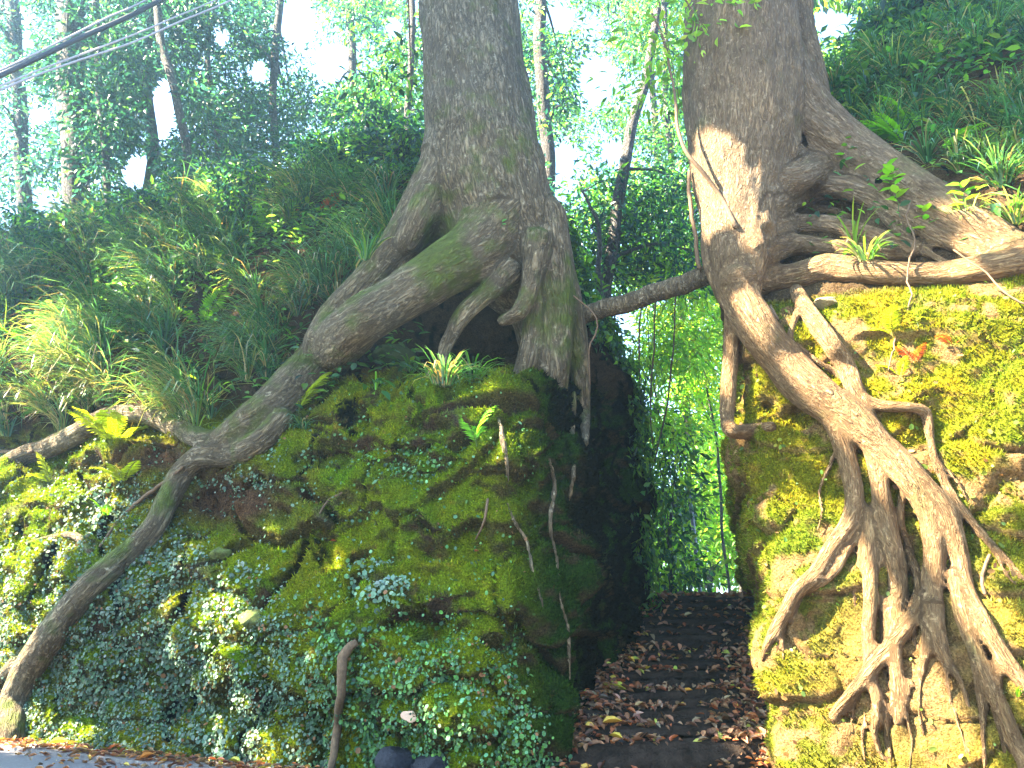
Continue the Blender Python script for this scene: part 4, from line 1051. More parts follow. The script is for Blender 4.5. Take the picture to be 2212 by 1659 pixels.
grass_field("grass", VR, QR, NR, MR, 170, .85, "long green grass hanging over the slope right of the pale trunk", keep_gr, 22, math.radians(-110),
            lambda x, y: .12 + .7 * math.exp(-((x - 2150) / 120) ** 2 - ((y - 440) / 90) ** 2))
def one_tuft(px, py, n, L, label, seed, pal=PAL_G, spread=.10, lean_az=-math.pi / 2, w=.022, lean=.4, droop=1.0):
    p, nn = hit_all(px, py); rng = np.random.default_rng(seed)
    V, F, C_ = tuft(p, n, L, spread, lean_az, rng, pal, w, lean, droop)
    o = link("grass_tuft", mk_mesh("grass_tuft", V - p, F, C_, mat=M_GRASS), None, p)
    return tag(o, label, "grass tuft", "single grass tufts")
BR = [(.08, .20, .03), (.12, .26, .03), (.06, .15, .04), (.10, .2, .1)]
one_tuft(960, 830, 110, .62, "big dark green grass tuft on top of the mossy rock", 31, PAL_G + [(.22, .2, .1), (.08, .2, .04)], .22)
one_tuft(1020, 815, 60, .55, "bright grass tuft right of the big tuft on the rock", 32, BR, .16)
one_tuft(885, 800, 26, .42, "sparse grass tuft left of the big tuft on the rock", 33, BR, .10)
one_tuft(812, 838, 14, .40, "few thin blades beside the arching root", 34, BR, .06)
one_tuft(650, 925, 34, .45, "small hanging tuft below the fern on the main root", 35, PAL_G, .07, droop=1.25)
one_tuft(1870, 560, 46, .55, "sunlit grass tuft on the horizontal root", 36, BR + [(.3, .3, .1)], .10)
one_tuft(1845, 530, 14, .75, "tall thin yellow green blades behind the horizontal root", 37, [(.2, .3, .04), (.14, .26, .03)], .04, droop=.6)
one_tuft(2195, 480, 40, .6, "yellowish grass tuft at the right edge of the slope", 38, BR + [(.3, .28, .1)], .10)
one_tuft(150, 860, 60, .95, "pale sunlit grass tuft arching over the left crest", 39, PAL_GP, .15, math.radians(-150))
one_tuft(20, 940, 40, .7, "green tuft at the far left end of the crest", 40, PAL_G, .12)
one_tuft(790, 560, 40, .7, "grass tuft growing against the buttress root", 41, BR + PAL_G, .12)
one_tuft(2195, 1495, 10, .25, "tiny grass tuft beside the outermost right root", 42, BR, .04)

# ------------------------------------------------------------------ ferns and leafy plants
def frond_mesh(seed, L=1.0, n=17, wide=.30, droop=.9, col=(.12, .26, .03), tip=1.0):
    rng = np.random.default_rng(seed); s = np.linspace(0, 1, 14); th = .35 + droop * s
    x = np.concatenate([[0], np.cumsum(np.sin((th[1:] + th[:-1]) / 2))]) / 13 * L; z = np.concatenate([[0], np.cumsum(np.cos((th[1:] + th[:-1]) / 2))]) / 13 * L
    V, F = tube(np.stack([x, 0 * x, z, .006 * L * (1.1 - s)], 1), 4); F = np.concatenate([F[:, [0, 1, 2]], F[:, [0, 2, 3]]])
    parts = [(V, F, np.tile(np.array([(.10, .14, .03)]), (len(V), 1)))]
    P, T, Nn, Ln = [], [], [], []
    for i in range(n):
        u = .16 + .82 * i / (n - 1); px_, pz = np.interp(u, s, x), np.interp(u, s, z); a = np.interp(u, s, th)
        tan = np.array([math.sin(a), 0, math.cos(a)]); nor = np.array([-math.cos(a), 0, math.sin(a)])
        w = wide * L * (math.sin(math.pi * min(1, (u - .06) ** .75)) * .9 + .12) * (1 - .25 * u)
        for sg in (1, -1):
            P.append((px_, 0, pz)); T.append(tan * .55 + np.array([0, sg, 0]) + nor * (-.12 + .1 * rng.normal())); Nn.append(nor + .15 * rng.normal(size=3)); Ln.append(w)
    P, T, Nn, Ln = map(np.array, (P, T, Nn, Ln))
    c = np.clip(np.array(col) * (1 + .15 * rng.normal(size=(len(P), 1))), .01, .9)
    parts.append(leaves(P, T, Nn, Ln, .24, (L6_V, L6_F), c))
    # teeth of the pinnae
    tt, tn = unit(T), unit(Nn); bb = np.cross(tn, tt)
    for u in (.2, .38, .56, .72):
        for sg in (1, -1):
            parts.append(leaves(P + tt * (Ln * u)[:, None], tt * .7 + bb * sg, tn, Ln * .20 * (1.1 - u), .5, (RH_V, RH_F), c))
    return mk_mesh("frond", *[merge(parts)[k] for k in (0, 1)], col=merge(parts)[2], mat=M_FERN, smooth=False)
FR_G = [frond_mesh(60 + k, 1.0, 17, .30, .7 + .3 * k, (.13, .32, .02)) for k in range(3)]
FR_Y = [frond_mesh(70 + k, 1.0, 16, .32, .6 + .35 * k, (.26, .32, .02)) for k in range(3)]
FR_D = [frond_mesh(80 + k, 1.0, 16, .28, .9 + .3 * k, (.04, .13, .05)) for k in range(2)]
FR_R = [frond_mesh(90 + k, 1.0, 14, .30, 1.0 + .3 * k, (.30, .07, .03)) for k in range(2)]
def fern(px, py, L, angs, fr, label, seed, tilt=0.0):
    """angs: headings of the fronds in degrees (0 = to the right, 90 = away), each a child"""
    p, nn = hit_all(px, py)
    if p is None: return
    rng = random.Random(seed)
    L = L * 1.25
    root = empty("fern", p, label, "fern", "ferns on the banks")
    for a in angs:
        o = link("frond", fr[rng.randrange(len(fr))], root)
        o.rotation_euler = (rng.uniform(-.25, .25), tilt + rng.uniform(-.1, .25), math.radians(a + rng.uniform(-10, 10)))
        s = L * rng.uniform(.8, 1.15); o.scale = (s, s, s)
fern(430, 710, .85, (165, 130, 40, 10, -60), FR_G, "largest bright green fern in the middle of the left slope", 1)
fern(470, 640, .55, (20, 60, 150), FR_G, "fern just above the largest fern on the left slope", 2)
fern(590, 510, .8, (200, 160, 20, -20, -70), FR_G, "fern high on the left slope close to the trunk", 3)
fern(690, 485, .7, (170, 10, -40, 80), FR_R, "rusty brown fern high on the slope beside the trunk", 4)
fern(470, 780, .55, (60, 100, 150, 20), FR_D, "bluish fern below the largest fern on the left slope", 5)
fern(290, 770, .7, (150, 170, 30, 200), FR_D, "dark blue green fern left of the bluish fern", 6)
fern(90, 670, .75, (190, 150, 20, 60), FR_G, "fern near the left edge of the grassy slope", 7)
fern(60, 760, .7, (170, 200, 10), FR_G, "flat spreading fern low at the left edge", 8)
fern(240, 965, .75, (200, 240, -60, 300, 20, 120), FR_Y, "glowing yellow fern in the sun below the left crest", 9)
fern(265, 1050, .5, (200, -30, 250), FR_Y, "small yellow fern hanging lower on the sunny bank", 10)
fern(110, 1050, .5, (30, 160, 250), FR_Y, "yellow green fern beside the bright left patch", 11)
fern(645, 895, .75, (30, 60, 110), FR_Y, "upright yellow green fern rooted on the main root", 12, -.35)
fern(1030, 965, .55, (80, 40, 120), FR_G, "small upright bright fern on the mossy rock", 13, -.45)
fern(1965, 290, .75, (80, 100, 30, 150), FR_G, "upright triangular fern on the right upper slope", 14, -.4)
fern(1955, 320, .6, (170, 200, 150), FR_G, "flat fern left below the triangular fern", 15)
fern(2040, 330, .75, (10, 30, -20), FR_G, "fern spreading to the right on the upper slope", 16)
fern(1930, 730, .35, (60, 160, 250, 20), FR_Y, "small yellow fern in the right moss", 17)
fern(1975, 790, .26, (20, 120, 200, 280), FR_R, "dry red fern in the right moss", 18)
fern(2060, 750, .3, (0, 90, 200), FR_R, "tiny red fern at the right of the mossy face", 19)
fern(1945, 820, .3, (30, 150, 270), FR_Y, "tiny green fern below the red fern", 20)
fern(230, 1120, .3, (200, 300), FR_G, "tiny fern near the curled root on the left", 21)
fern(1600, 1275, .5, (150, 100, 60, 200), FR_Y, "yellow green fern at the head of the stairs", 22)

def sprig(px, py, h, n, Lf, pal, label, seed, lean=(0, 0), Y=None):
    p = hit_all(px, py)[0] if Y is None else W(px, py, Y)
    rng = np.random.default_rng(seed); root = empty("seedling", p, label, "plant", "leafy seedlings")
    parts = []; allV = []
    k = 8; s = np.linspace(0, 1, k); P = np.stack([lean[0] * s ** 2, lean[1] * s ** 2, h * s, .006 * (1.2 - s)], 1); P[:, :3] = wobble(P[:, :3], .02, rng)
    V, F = tube(P, 5); link("stem", mk_mesh("stem", V, F, mat=M_STALK), root)
    for i in range(n):
        u = .25 + .75 * (i + .5) / n; c = np.array([np.interp(u, s, P[:, q]) for q in range(3)]); a = i * 2.4 + rng.random()
        T = np.array([[math.cos(a), math.sin(a), .25]]); Nn = np.array([[-.25 * math.cos(a), -.25 * math.sin(a) - .3, 1]])
        V, F, C_ = leaves(np.zeros((1, 3)), T, Nn, Lf * (.7 + .5 * rng.random()), .62, (L6_V, L6_F), pick(pal, 1, rng, .2))
        link("leaf", mk_mesh("leaf", V + c, F, C_, mat=M_FERN), root)
PB = [(.10, .24, .03), (.14, .30, .03), (.18, .32, .04)]
sprig(1945, 470, .75, 13, .22, PB, "tallest broad leaved seedling right of the pale trunk", 1)
sprig(1925, 420, .5, 9, .18, PB, "broad leaved seedling left behind the tallest one", 2)
sprig(2010, 520, .5, 10, .20, PB, "seedling with drooping leaves over the horizontal root", 3)
sprig(1830, 360, .45, 8, .16, [(.06, .16, .03), (.09, .2, .03)], "small dark seedling between the upper roots", 4)
sprig(1822, 470, .6, 8, .15, PB, "thin seedling in front of the upper roots", 5)
sprig(1720, 425, .22, 4, .14, [(.3, .4, .3)], "tiny pale seedling in the root hollow", 6)
sprig(1870, 215, .7, 10, .26, [(.05, .14, .03)], "leafy plant between the pale trunk and the grass", 7)
sprig(2090, 470, .5, 9, .18, PB, "seedling among the pale grass at the right", 8)
sprig(1960, 620, .3, 6, .15, PB, "seedling just below the horizontal root", 9)
sprig(730, 560, .3, 6, .18, [(.05, .16, .03)], "small leafy seedling left of the buttress root", 10)
sprig(1082, 490, .12, 4, .11, [(.12, .3, .2)], "tiny seedling growing on the left trunk", 11)
sprig(1985, 720, .3, 6, .12, [(.2, .3, .03)], "seedling above the red fern on the right moss", 12)
def hill_leaves(name, V, Q, Nn, mask, n, keep, label, seed, pal, L=.16, lift=.45):
    rng = np.random.default_rng(seed); P, Nx, i = tri_samples(V, Q, Nn, n * 4, rng, mask); k = keep(P, rng); P, Nx = P[k][:n], Nx[k][:n]; n = len(P)
    nn = unit(np.array([0, -.3, .8]) + .6 * rdir(n, rng)); T = unit(np.cross(nn, rdir(n, rng)))
    V_, F_, C_ = leaves(P + Nx * (rng.random((n, 1)) * lift), T, nn, L * (.5 + rng.random(n)), .5, (L6_V, L6_F), pick(pal, n, rng, .35))
    tag(link(name, mk_mesh(name, V_, F_, C_, mat=M_LEAF)), label, "ground cover", kind="stuff")
PAL_D = [(.03, .085, .03), (.045, .12, .03), (.06, .15, .03), (.04, .09, .06), (.12, .22, .03)]
def keep_hl(P, rng):
    px, py = proj(P); top = np.interp(px, [0, 250, 500, 700, 880], [700, 720, 560, 520, 480])
    m = np.where(py < top, .9, .16) * ((py < 900) & (px < 900)) + .9 * ((px > 1170) & (px < 1400) & (P[:, 2] > 6.5) & (rng.random(len(P)) < .6))
    return (rng.random(len(P)) < m) & (P[:, 2] > 4.6)
hill_leaves("undergrowth", VL, QL, NL, inframe(VL, NL, 300), 15000, keep_hl, "low leafy undergrowth on top of the left slope", 51, PAL_D)
def keep_hr(P, rng):
    px, py = proj(P); return (px > 1740) & (P[:, 2] > 6.2) & (rng.random(len(P)) < np.where(py < np.interp(px, [1740, 1900, 2212], [330, 230, 150]), .9, .10))
hill_leaves("undergrowth", VR, QR, NR, inframe(VR, NR, 300), 7000, keep_hr, "low leafy undergrowth high on the right slope", 52, PAL_D)
def wall_ivy():
    """hanging leaves round the far end of the passage wall"""
    rng = np.random.default_rng(53); P, Nx, i = tri_samples(VL, QL, NL, 60000, rng, (VL[:, 1] > 11.5) & (NL[:, 0] > .2) & (VL[:, 0] > .3))
    m = sstep(12.4, 13.2, P[:, 1]) * (.35 + .65 * sstep(3.0, 5.5, P[:, 2])) + .5 * sstep(6.2, 7.2, P[:, 2])
    k = (rng.random(len(P)) < m * .55); P, Nx = P[k], Nx[k]; n = len(P)
    nn = unit(Nx + .8 * rdir(n, rng)); T = unit(np.array([0, 0, -.8]) + .7 * rdir(n, rng))
    V_, F_, C_ = leaves(P + Nx * (rng.random((n, 1)) ** 2 * .28), T, nn, .09 + .12 * rng.random(n), .42, (RH_V, RH_F), pick(PAL_D + [(.10, .22, .03)], n, rng, .3))
    tag(link("hanging_ivy", mk_mesh("hanging_ivy", V_, F_, C_, mat=M_LEAF)), "curtain of small hanging leaves at the far end of the passage wall", "ivy", kind="stuff")
wall_ivy()

# ------------------------------------------------------------------ forest behind
HOLES = [(352, 235, 34, 75), (300, 372, 42, 45), (640, 45, 50, 60), (720, 135, 48, 50), (1290, 175, 48, 58), (1216, 348, 36, 42), (1208, 40, 36, 36), (1802, 45, 52, 34), (1400, 200, 30, 60), (15, 555, 30, 25), (90, 250, 26, 22), (560, 150, 20, 30), (1320, 330, 26, 30), (480, 80, 22, 20), (60, 90, 20, 24), (850, 60, 20, 30)]
def in_hole(px, py, grow=1.0):
    m = np.zeros(np.shape(px), bool)
    for (x, y, a, b) in HOLES: m |= ((px - x) / (a * grow)) ** 2 + ((py - y) / (b * grow)) ** 2 < 1
    return m
PAL_F = [(.02, .06, .035), (.027, .08, .045), (.04, .10, .035), (.02, .055, .055), (.09, .17, .03), (.03, .08, .07)]  # dark bluish greens, the far wood's shade and haze painted in
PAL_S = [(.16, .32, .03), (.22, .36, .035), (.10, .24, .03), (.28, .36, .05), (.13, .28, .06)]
def crown_mesh(name, clumps, per, Lf, pal, seed, wr=.42, holes=True, origin=(0, 0, 0), tmpl=(RH_V, RH_F), mat=None):
    rng = np.random.default_rng(seed); parts = []
    for (c, r) in clumps:
        n = int(per * (.7 + .6 * rng.random()))
        d = rdir(n, rng) * (rng.random((n, 1)) ** .45) * r * np.array([1.15, 1.0, .75])
        P = c + d
        if holes:
            px, py = proj(P); k = ~in_hole(px, py, .92); P = P[k]; d = d[k]
        if len(P): k = sun_open(P); P = P[k]; d = d[k]
        n = len(P)
        if n == 0: continue
        T = unit(d / r + .8 * rdir(n, rng) + np.array([0, 0, -.45])); nn = unit(np.array([0, 0, .7]) + .8 * rdir(n, rng))
        tone = .75 + .5 * rng.random()
        parts.append(leaves(P, T, nn, Lf * (.6 + .8 * rng.random(n)), wr, tmpl, np.clip(pick(pal, n, rng, .25) * tone, .004, .9)))
    V, F, C_ = merge(parts)
    return mk_mesh(name, V - np.array(origin), F, C_, mat=mat or M_LEAF)
TREES = []
def forest_tree(trunk, label, clumps, per=120, Lf=.24, pal=PAL_F, seed=0, wr=.42, mat=None, lmat=None):
    P = catmull([(*W(px, py, Y), .5 * w * np.linalg.norm(W(px, py, Y) - CAMP) / FPX) for px, py, w, Y in trunk], .3)
    rng = np.random.default_rng(seed); P[:, :3] = wobble(P[:, :3], .06, rng, 1.5)
    if trunk[0][1] < 700: P = np.vstack([P[:1] + np.array([0, .3, -4.0, .02]), P])
    base = P[0, :3].copy()
    root = empty("forest_tree", base, label, "tree", "trees of the forest behind")
    V, F = tube(P, 9)
    S = np.concatenate([[0], np.cumsum(np.linalg.norm(np.diff(P[:, :3], axis=0), axis=1))])
    off = V - np.repeat(P[:, :3], 9, 0)
    link("trunk", mk_mesh("trunk", V - base, F, attrs={"bk": np.stack([off[:, 0], off[:, 1], np.repeat(S, 9)], 1), "moss": np.full(len(V), .2)}, mat=mat or M_BARK_BG), root)
    for c, r in clumps[::max(1, len(clumps) // 6)]:                   # limbs out to some of the clumps
        j = np.argmin(np.linalg.norm(P[:, :3] - (c - np.array([0, 0, 1.0])), axis=1))
        a = P[j]; mid = (a[:3] + c) / 2 + np.array([0, 0, .3])
        R0 = max(.015, a[3] * .35)
        Q_ = catmull([(*a[:3], R0), (*mid, R0 * .7), (*c, R0 * .3)], .3); v, f = tube(Q_, 6)
        link("branch", mk_mesh("branch", v - base, f, attrs={"bk": v, "moss": np.zeros(len(v))}, mat=mat or M_BARK_BG), root)
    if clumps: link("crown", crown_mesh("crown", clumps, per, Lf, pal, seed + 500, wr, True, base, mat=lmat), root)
    return root
def scatter_clumps(n, box, yr, rr, seed, ok=None):
    """clumps of leaves filling a piece of the wood, kept out of the openings to the sky"""
    rng = np.random.default_rng(seed); out = []
    while len(out) < n:
        px, py = rng.uniform(box[0], box[2]), rng.uniform(box[1], box[3]); Y = rng.uniform(*yr); r = rng.uniform(*rr)
        if in_hole(np.array(px), np.array(py), 1.25): continue
        if ok and not ok(px, py, Y): continue
        out.append((W(px, py, Y), r))
    return out
ridge = lambda px: np.interp(px, [-200, 0, 150, 300, 500, 700, 870, 1180, 1300], [640, 620, 540, 480, 430, 350, 290, 380, 640])
above = lambda px, py, Y: py < ridge(px) - 5
LTR = [
 ([(168, 500, 48, 19.0), (162, 330, 47, 19.0), (152, 190, 46, 19.2), (150, 60, 44, 19.4), (152, -150, 40, 19.6)], "thick pale trunk far left wound with creepers below the cables", M_BARK_BG),
 ([(60, 540, 26, 22.0), (45, 300, 24, 22.0), (30, 60, 22, 22.0), (20, -150, 18, 22.0)], "slim leafy tree at the far left edge", None),
 ([(232, 500, 14, 18.0), (228, 330, 13, 18.0), (214, 180, 12, 18.2), (205, 0, 11, 18.4), (200, -120, 9, 18.4)], "very thin dark stem right of the thick pale trunk", None),
 ([(305, 470, 20, 20.0), (322, 370, 19, 20.0), (332, 300, 19, 20.0), (318, 180, 18, 20.2), (325, 60, 16, 20.4), (330, -120, 14, 20.4)], "crooked slim trunk standing in the bright sky opening", None),
 ([(408, 470, 18, 18.0), (404, 320, 17, 18.0), (384, 210, 16, 18.2), (350, 110, 15, 18.4), (335, 0, 13, 18.6), (330, -120, 12, 18.6)], "dark leaning trunk right of the sky opening", None),
 ([(462, 450, 11, 21.0), (468, 300, 10, 21.0), (450, 120, 10, 21.0), (455, -120, 9, 21.0)], "thin straight stem in the middle of the leafy wood", None),
 ([(600, 420, 16, 22.0), (590, 250, 15, 22.0), (600, 60, 14, 22.0), (610, -120, 12, 22.0)], "shaded tree left of the bright gap beside the trunk", None),
 ([(770, 350, 18, 24.0), (762, 110, 17, 24.0), (750, 0, 16, 24.0), (735, -120, 14, 24.0)], "dark slanting stem hanging into the bright gap", None),
 ([(880, 330, 14, 18.0), (885, 180, 13, 18.0), (890, 20, 12, 18.0), (890, -120, 10, 18.0)], "bushy tree close behind the left of the grey trunk", None),
]
LBOX = [(90, -60, 300, 330), (-120, -60, 120, 520), (150, 60, 300, 500), (230, -60, 430, 470), (330, -60, 480, 440), (400, -60, 560, 420), (500, -60, 690, 400), (660, -60, 860, 350), (740, -60, 930, 320)]
for k, ((tr, lab, mt), bx) in enumerate(zip(LTR, LBOX)):
    cl = scatter_clumps(60, bx, (tr[0][3] - 1.5, tr[0][3] + 7.0), (.6, 1.25), 300 + k, above)
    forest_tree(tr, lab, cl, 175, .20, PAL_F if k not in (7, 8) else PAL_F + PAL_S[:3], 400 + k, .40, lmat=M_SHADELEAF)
# bushes on the crest beside the grey trunk
for k, (px, py, Y, bx, lab) in enumerate([
  (700, 400, 15.4, (630, 300, 780, 420), "rounded bush on the crest left of the grey trunk"),
  (820, 350, 14.4, (770, 230, 890, 400), "taller bush pressed against the left side of the grey trunk"),
  (540, 440, 15.6, (480, 370, 610, 460), "low bush on the crest between the grass and the wood"),
  (330, 500, 15.8, (250, 420, 400, 510), "low bluish bush under the bright sky opening"),
  (120, 540, 16.0, (30, 450, 200, 560), "bush at the far left end of the crest")]):
    cl = scatter_clumps(16, bx, (Y - .4, Y + 1.0), (.35, .7), 700 + k)
    forest_tree([(px, py + 60, 8, Y), (px + 4, py, 7, Y), (px - 4, py - 60, 5, Y)], lab, cl, 130, .17, PAL_F + PAL_S[:2], 720 + k, .42, lmat=M_SHADELEAF)
# between the giants
MTR = [
 ([(1186, 430, 30, 17.5), (1182, 330, 28, 17.5), (1172, 220, 27, 17.5), (1168, 90, 25, 17.6), (1165, -120, 22, 17.8)], "pale straight trunk just right of the grey giant", (1110, -60, 1230, 400)),
 ([(1305, 620, 27, 15.5), (1325, 500, 26, 15.5), (1345, 390, 25, 15.6), (1368, 270, 22, 15.8), (1395, 160, 18, 16.0), (1420, 20, 14, 16.2)], "leaning slim trunk in the gap between the giants", (1250, 380, 1520, 620)),
 ([(1290, 620, 12, 14.6), (1298, 540, 11, 14.6), (1292, 490, 9, 14.6), (1275, 450, 7, 14.6), (1262, 410, 5, 14.6)], "small dark forked shrub beside the leaning slim trunk", (1230, 400, 1400, 560)),
 ([(1470, 640, 14, 20.0), (1455, 400, 13, 20.0), (1440, 200, 12, 20.0), (1430, -100, 10, 20.0)], "leafy tree filling the gap left of the pale trunk", (1330, -60, 1520, 560)),
 ([(1420, 300, 14, 24.0), (1400, 100, 12, 24.0), (1390, -120, 10, 24.0)], "bright tree top between the two giant trunks", (1150, -80, 1500, 330)),
]
for k, (tr, lab, bx) in enumerate(MTR):
    cl = scatter_clumps((60, 100, 16, 90, 90)[k], bx, (max(15.6, tr[0][3] - 1), tr[0][3] + 4), (.5, 1.0), 340 + k)
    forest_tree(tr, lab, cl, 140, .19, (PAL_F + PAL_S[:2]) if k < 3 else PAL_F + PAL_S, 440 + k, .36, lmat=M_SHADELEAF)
# seen through the passage: sunny bamboo and shrubs
GTR = [
 ([(1420, 1290, 6, 16.5), (1432, 1000, 5, 16.5), (1405, 760, 4, 16.6)], "slender bamboo rising on the left of the sunny gap", (1370, 560, 1500, 1000), .26, .18, 44),
 ([(1575, 1285, 6, 18.5), (1550, 1000, 6, 18.5), (1518, 760, 4, 18.5)], "bamboo with narrow bright leaves in the middle of the sunny gap", (1420, 560, 1620, 900), .28, .17, 54),
 ([(1600, 1285, 9, 21.0), (1605, 1050, 9, 21.0), (1590, 800, 8, 21.0)], "sunny shrub behind the right rock corner", (1480, 850, 1660, 1220), .22, .34, 50),
 ([(1532, 1275, 16, 24.0), (1540, 1220, 14, 24.0), (1556, 1180, 12, 24.0), (1570, 1080, 10, 24.2)], "curved bare trunk in the far bright clearing", (1450, 900, 1650, 1250), .24, .34, 44),
 ([(1450, 1290, 8, 15.6), (1447, 1200, 8, 15.6), (1450, 1080, 6, 15.7)], "dark bush at the top of the stairs on the left", (1395, 880, 1490, 1270), .18, .4, 34),
 ([(1470, 1285, 12, 30.0), (1490, 1050, 10, 30.0), (1470, 850, 8, 30.0)], "far pale tree closing the view through the passage", (1350, 520, 1680, 1280), .30, .34, 120),
]
for k, (tr, lab, bx, Lf, wr, n) in enumerate(GTR):
    cl = scatter_clumps(n, bx, (tr[0][3] - .6, tr[0][3] + 2.5), (.45, .95), 370 + k)
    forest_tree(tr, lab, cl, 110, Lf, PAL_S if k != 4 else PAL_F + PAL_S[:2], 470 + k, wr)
# a tree on the right slope top
cl = scatter_clumps(26, (1740, -60, 2000, 240), (15, 19), (.6, 1.1), 390, lambda px, py, Y: py < np.interp(px, [1740, 1900, 2000], [300, 60, 10]))
forest_tree([(1775, 330, 18, 15.5), (1840, 150, 16, 15.5), (1905, 20, 14, 15.6), (1940, -100, 12, 15.8)], "slanting tree behind the crest of the right slope", cl, 120, .24, PAL_F + PAL_S[:2], 490)
cl = scatter_clumps(14, (1900, -80, 2260, 90), (11.5, 13.5), (.5, .9), 391)
forest_tree([(2080, 120, 22, 13.4), (2075, 20, 20, 13.2), (2060, -120, 18, 13.0)], "leafy bush overhanging the top right corner", cl, 110, .22, PAL_F, 491)
# sprays of leaves in front of the pale trunk
def spray(px, py, Y, n, r, label, seed, pal, stem):
    rng = np.random.default_rng(seed); c = W(px, py, Y); root = empty("leafy_branch", c, label, "branch")
    link("leaves", crown_mesh("leaves", [(c + rdir(1, rng)[0] * r * .6, r) for _ in range(4)], n, .17, pal, seed, .4, False, c, (L6_V, L6_F)), root)
    P = catmull([(*W(x, y, Y), w) for x, y, w in stem], .15); V, F = tube(P, 6); link("stem", mk_mesh("stem", V - c, F, mat=M_TWIG), root)
spray(1500, 60, 9.8, 70, .8, "spray of yellow green leaves beside the top of the pale trunk", 1, PAL_S, [(1440, -120, .02), (1470, -20, .015), (1530, 70, .006)])
spray(1450, 170, 11.5, 70, .9, "leafy twig hanging left of the pale trunk", 2, PAL_S, [(1400, -100, .02), (1440, 80, .014), (1470, 230, .005)])
spray(880, 170, 12.5, 70, .7, "large leaved branch touching the left edge of the grey trunk", 3, PAL_S[:3] + PAL_F, [(880, -60, .02), (885, 80, .015), (890, 220, .006)])

# ------------------------------------------------------------------ smaller woody things
stick("bridging_log", [(1235, 690, 36, 11.2), (1290, 672, 40, 11.0), (1350, 655, 42, 10.8), (1420, 632, 42, 10.6), (1490, 608, 44, 10.4), (1560, 585, 46, 10.3)], M_BARK_L, "dark log spanning the passage from one giant tree to the other", "log", bark=True, sides=12, amp=.03)
stick("climbing_stem", [(1592, 490, 12), (1578, 462, 11), (1556, 425, 10), (1522, 380, 9, 9.75), (1482, 325, 8, 9.75), (1462, 260, 7, 9.9), (1455, 190, 6, 10.1), (1440, 110, 6, 10.3), (1410, 30, 5, 10.5)], M_TWIG, "thin brown stem curving up left from the pale trunk", "stem", sides=9, amp=.02, sink=.6)
stick("climbing_stem", [(1510, 580, 10, 10.2), (1500, 500, 9, 10.2), (1490, 430, 9, 10.3), (1488, 370, 8, 10.4)], M_TWIG, "thin dark stem behind the left edge of the pale trunk", "stem", sides=7)
stick("hanging_root", [(768, 1388, 16), (748, 1405, 22), (738, 1440, 22), (736, 1500, 19), (728, 1570, 19), (722, 1630, 17), (712, 1680, 14)], M_TWIG, "bare brown root standing upright on the left bank foot", "root", sides=10, amp=.02, sink=-1.5)
stick("dead_twig", [(395, 1010, 7), (330, 1060, 9), (270, 1110, 8), (215, 1180, 5)], M_TWIG, "dry twig lying down the sunny left bank", "twig", sink=-1)
stick("dead_twig", [(70, 975, 9), (20, 975, 10), (-20, 978, 9)], M_TWIG, "short pale stick at the left edge of the crest", "twig", sink=-1)
stick("dead_twig", [(660, 640, 8), (610, 665, 10), (570, 690, 9)], M_TWIG, "broken stick lying in the grass of the slope", "twig", sink=-2)
stick("dead_twig", [(740, 1065, 5), (710, 1080, 5), (690, 1110, 4)], M_TWIG, "small twig stuck in the moss of the rock", "twig", sink=-1)
stick("dead_twig", [(1052, 1080, 6), (1048, 1120, 6), (1028, 1165, 4)], M_TWIG, "thin forked twig right of the mossy dome", "twig", sink=-1)
stick("dead_twig", [(1240, 640, 4, 10.6), (1290, 690, 4, 10.6), (1272, 760, 4, 10.7), (1275, 830, 3, 10.8)], M_TWIG, "thin vine hanging in front of the log", "vine")
stick("dead_twig", [(1420, 770, 5, 9.6), (1405, 900, 4, 9.6)], M_TWIG) if False else None
for k, (rows, lab) in enumerate([
  ([(1385, 655, 4, 13.5), (1380, 760, 4, 13.5), (1386, 900, 4, 13.5), (1382, 1000, 3, 13.6)], "hanging vine nearest the dark passage wall"),
  ([(1415, 650, 4, 14.2), (1412, 760, 4, 14.2), (1405, 860, 4, 14.3), (1410, 960, 3, 14.3)], "middle vine hanging into the sunny gap"),
  ([(1460, 640, 3, 15.0), (1450, 800, 4, 15.0), (1430, 930, 4, 15.0), (1400, 1040, 3, 15.0)], "slanting vine hanging into the sunny gap")]):
    stick("hanging_vine", rows, M_TWIG, lab, "vine", group="vines in the gap", sides=5)
stick("pole", [(1486, 1040, 8, 16.8), (1500, 1160, 9, 16.5), (1513, 1285, 9, 16.3)], M_POLE, "thin grey pole leaning at the top of the stairs", "pole", sides=10, amp=.004)
stick("dead_twig", [(2130, 1285, 8), (2120, 1240, 8), (2140, 1200, 7)], M_TWIG, "short twig in the moss right of the roots", "twig", sink=-1)
stick("dead_twig", [(1660, 650, 8), (1668, 670, 9), (1680, 690, 8)], M_TWIG, "stub of a twig under the horizontal root", "twig", sink=-1)
stick("vine_tendril", [(2060, 540, 4, 8.4), (2130, 590, 4, 8.2), (2180, 640, 5, 8.0), (2225, 660, 5, 7.9)], M_TWIG, "looping brown tendril at the right end of the horizontal root", "vine")
stick("vine_tendril", [(1965, 430, 4, 9.2), (1968, 540, 4, 9.0), (1962, 640, 4, 8.8), (1945, 720, 4, 8.7), (1910, 800, 3, 8.6)], M_TWIG, "thin vine hanging down over the right mossy face", "vine", amp=.07)
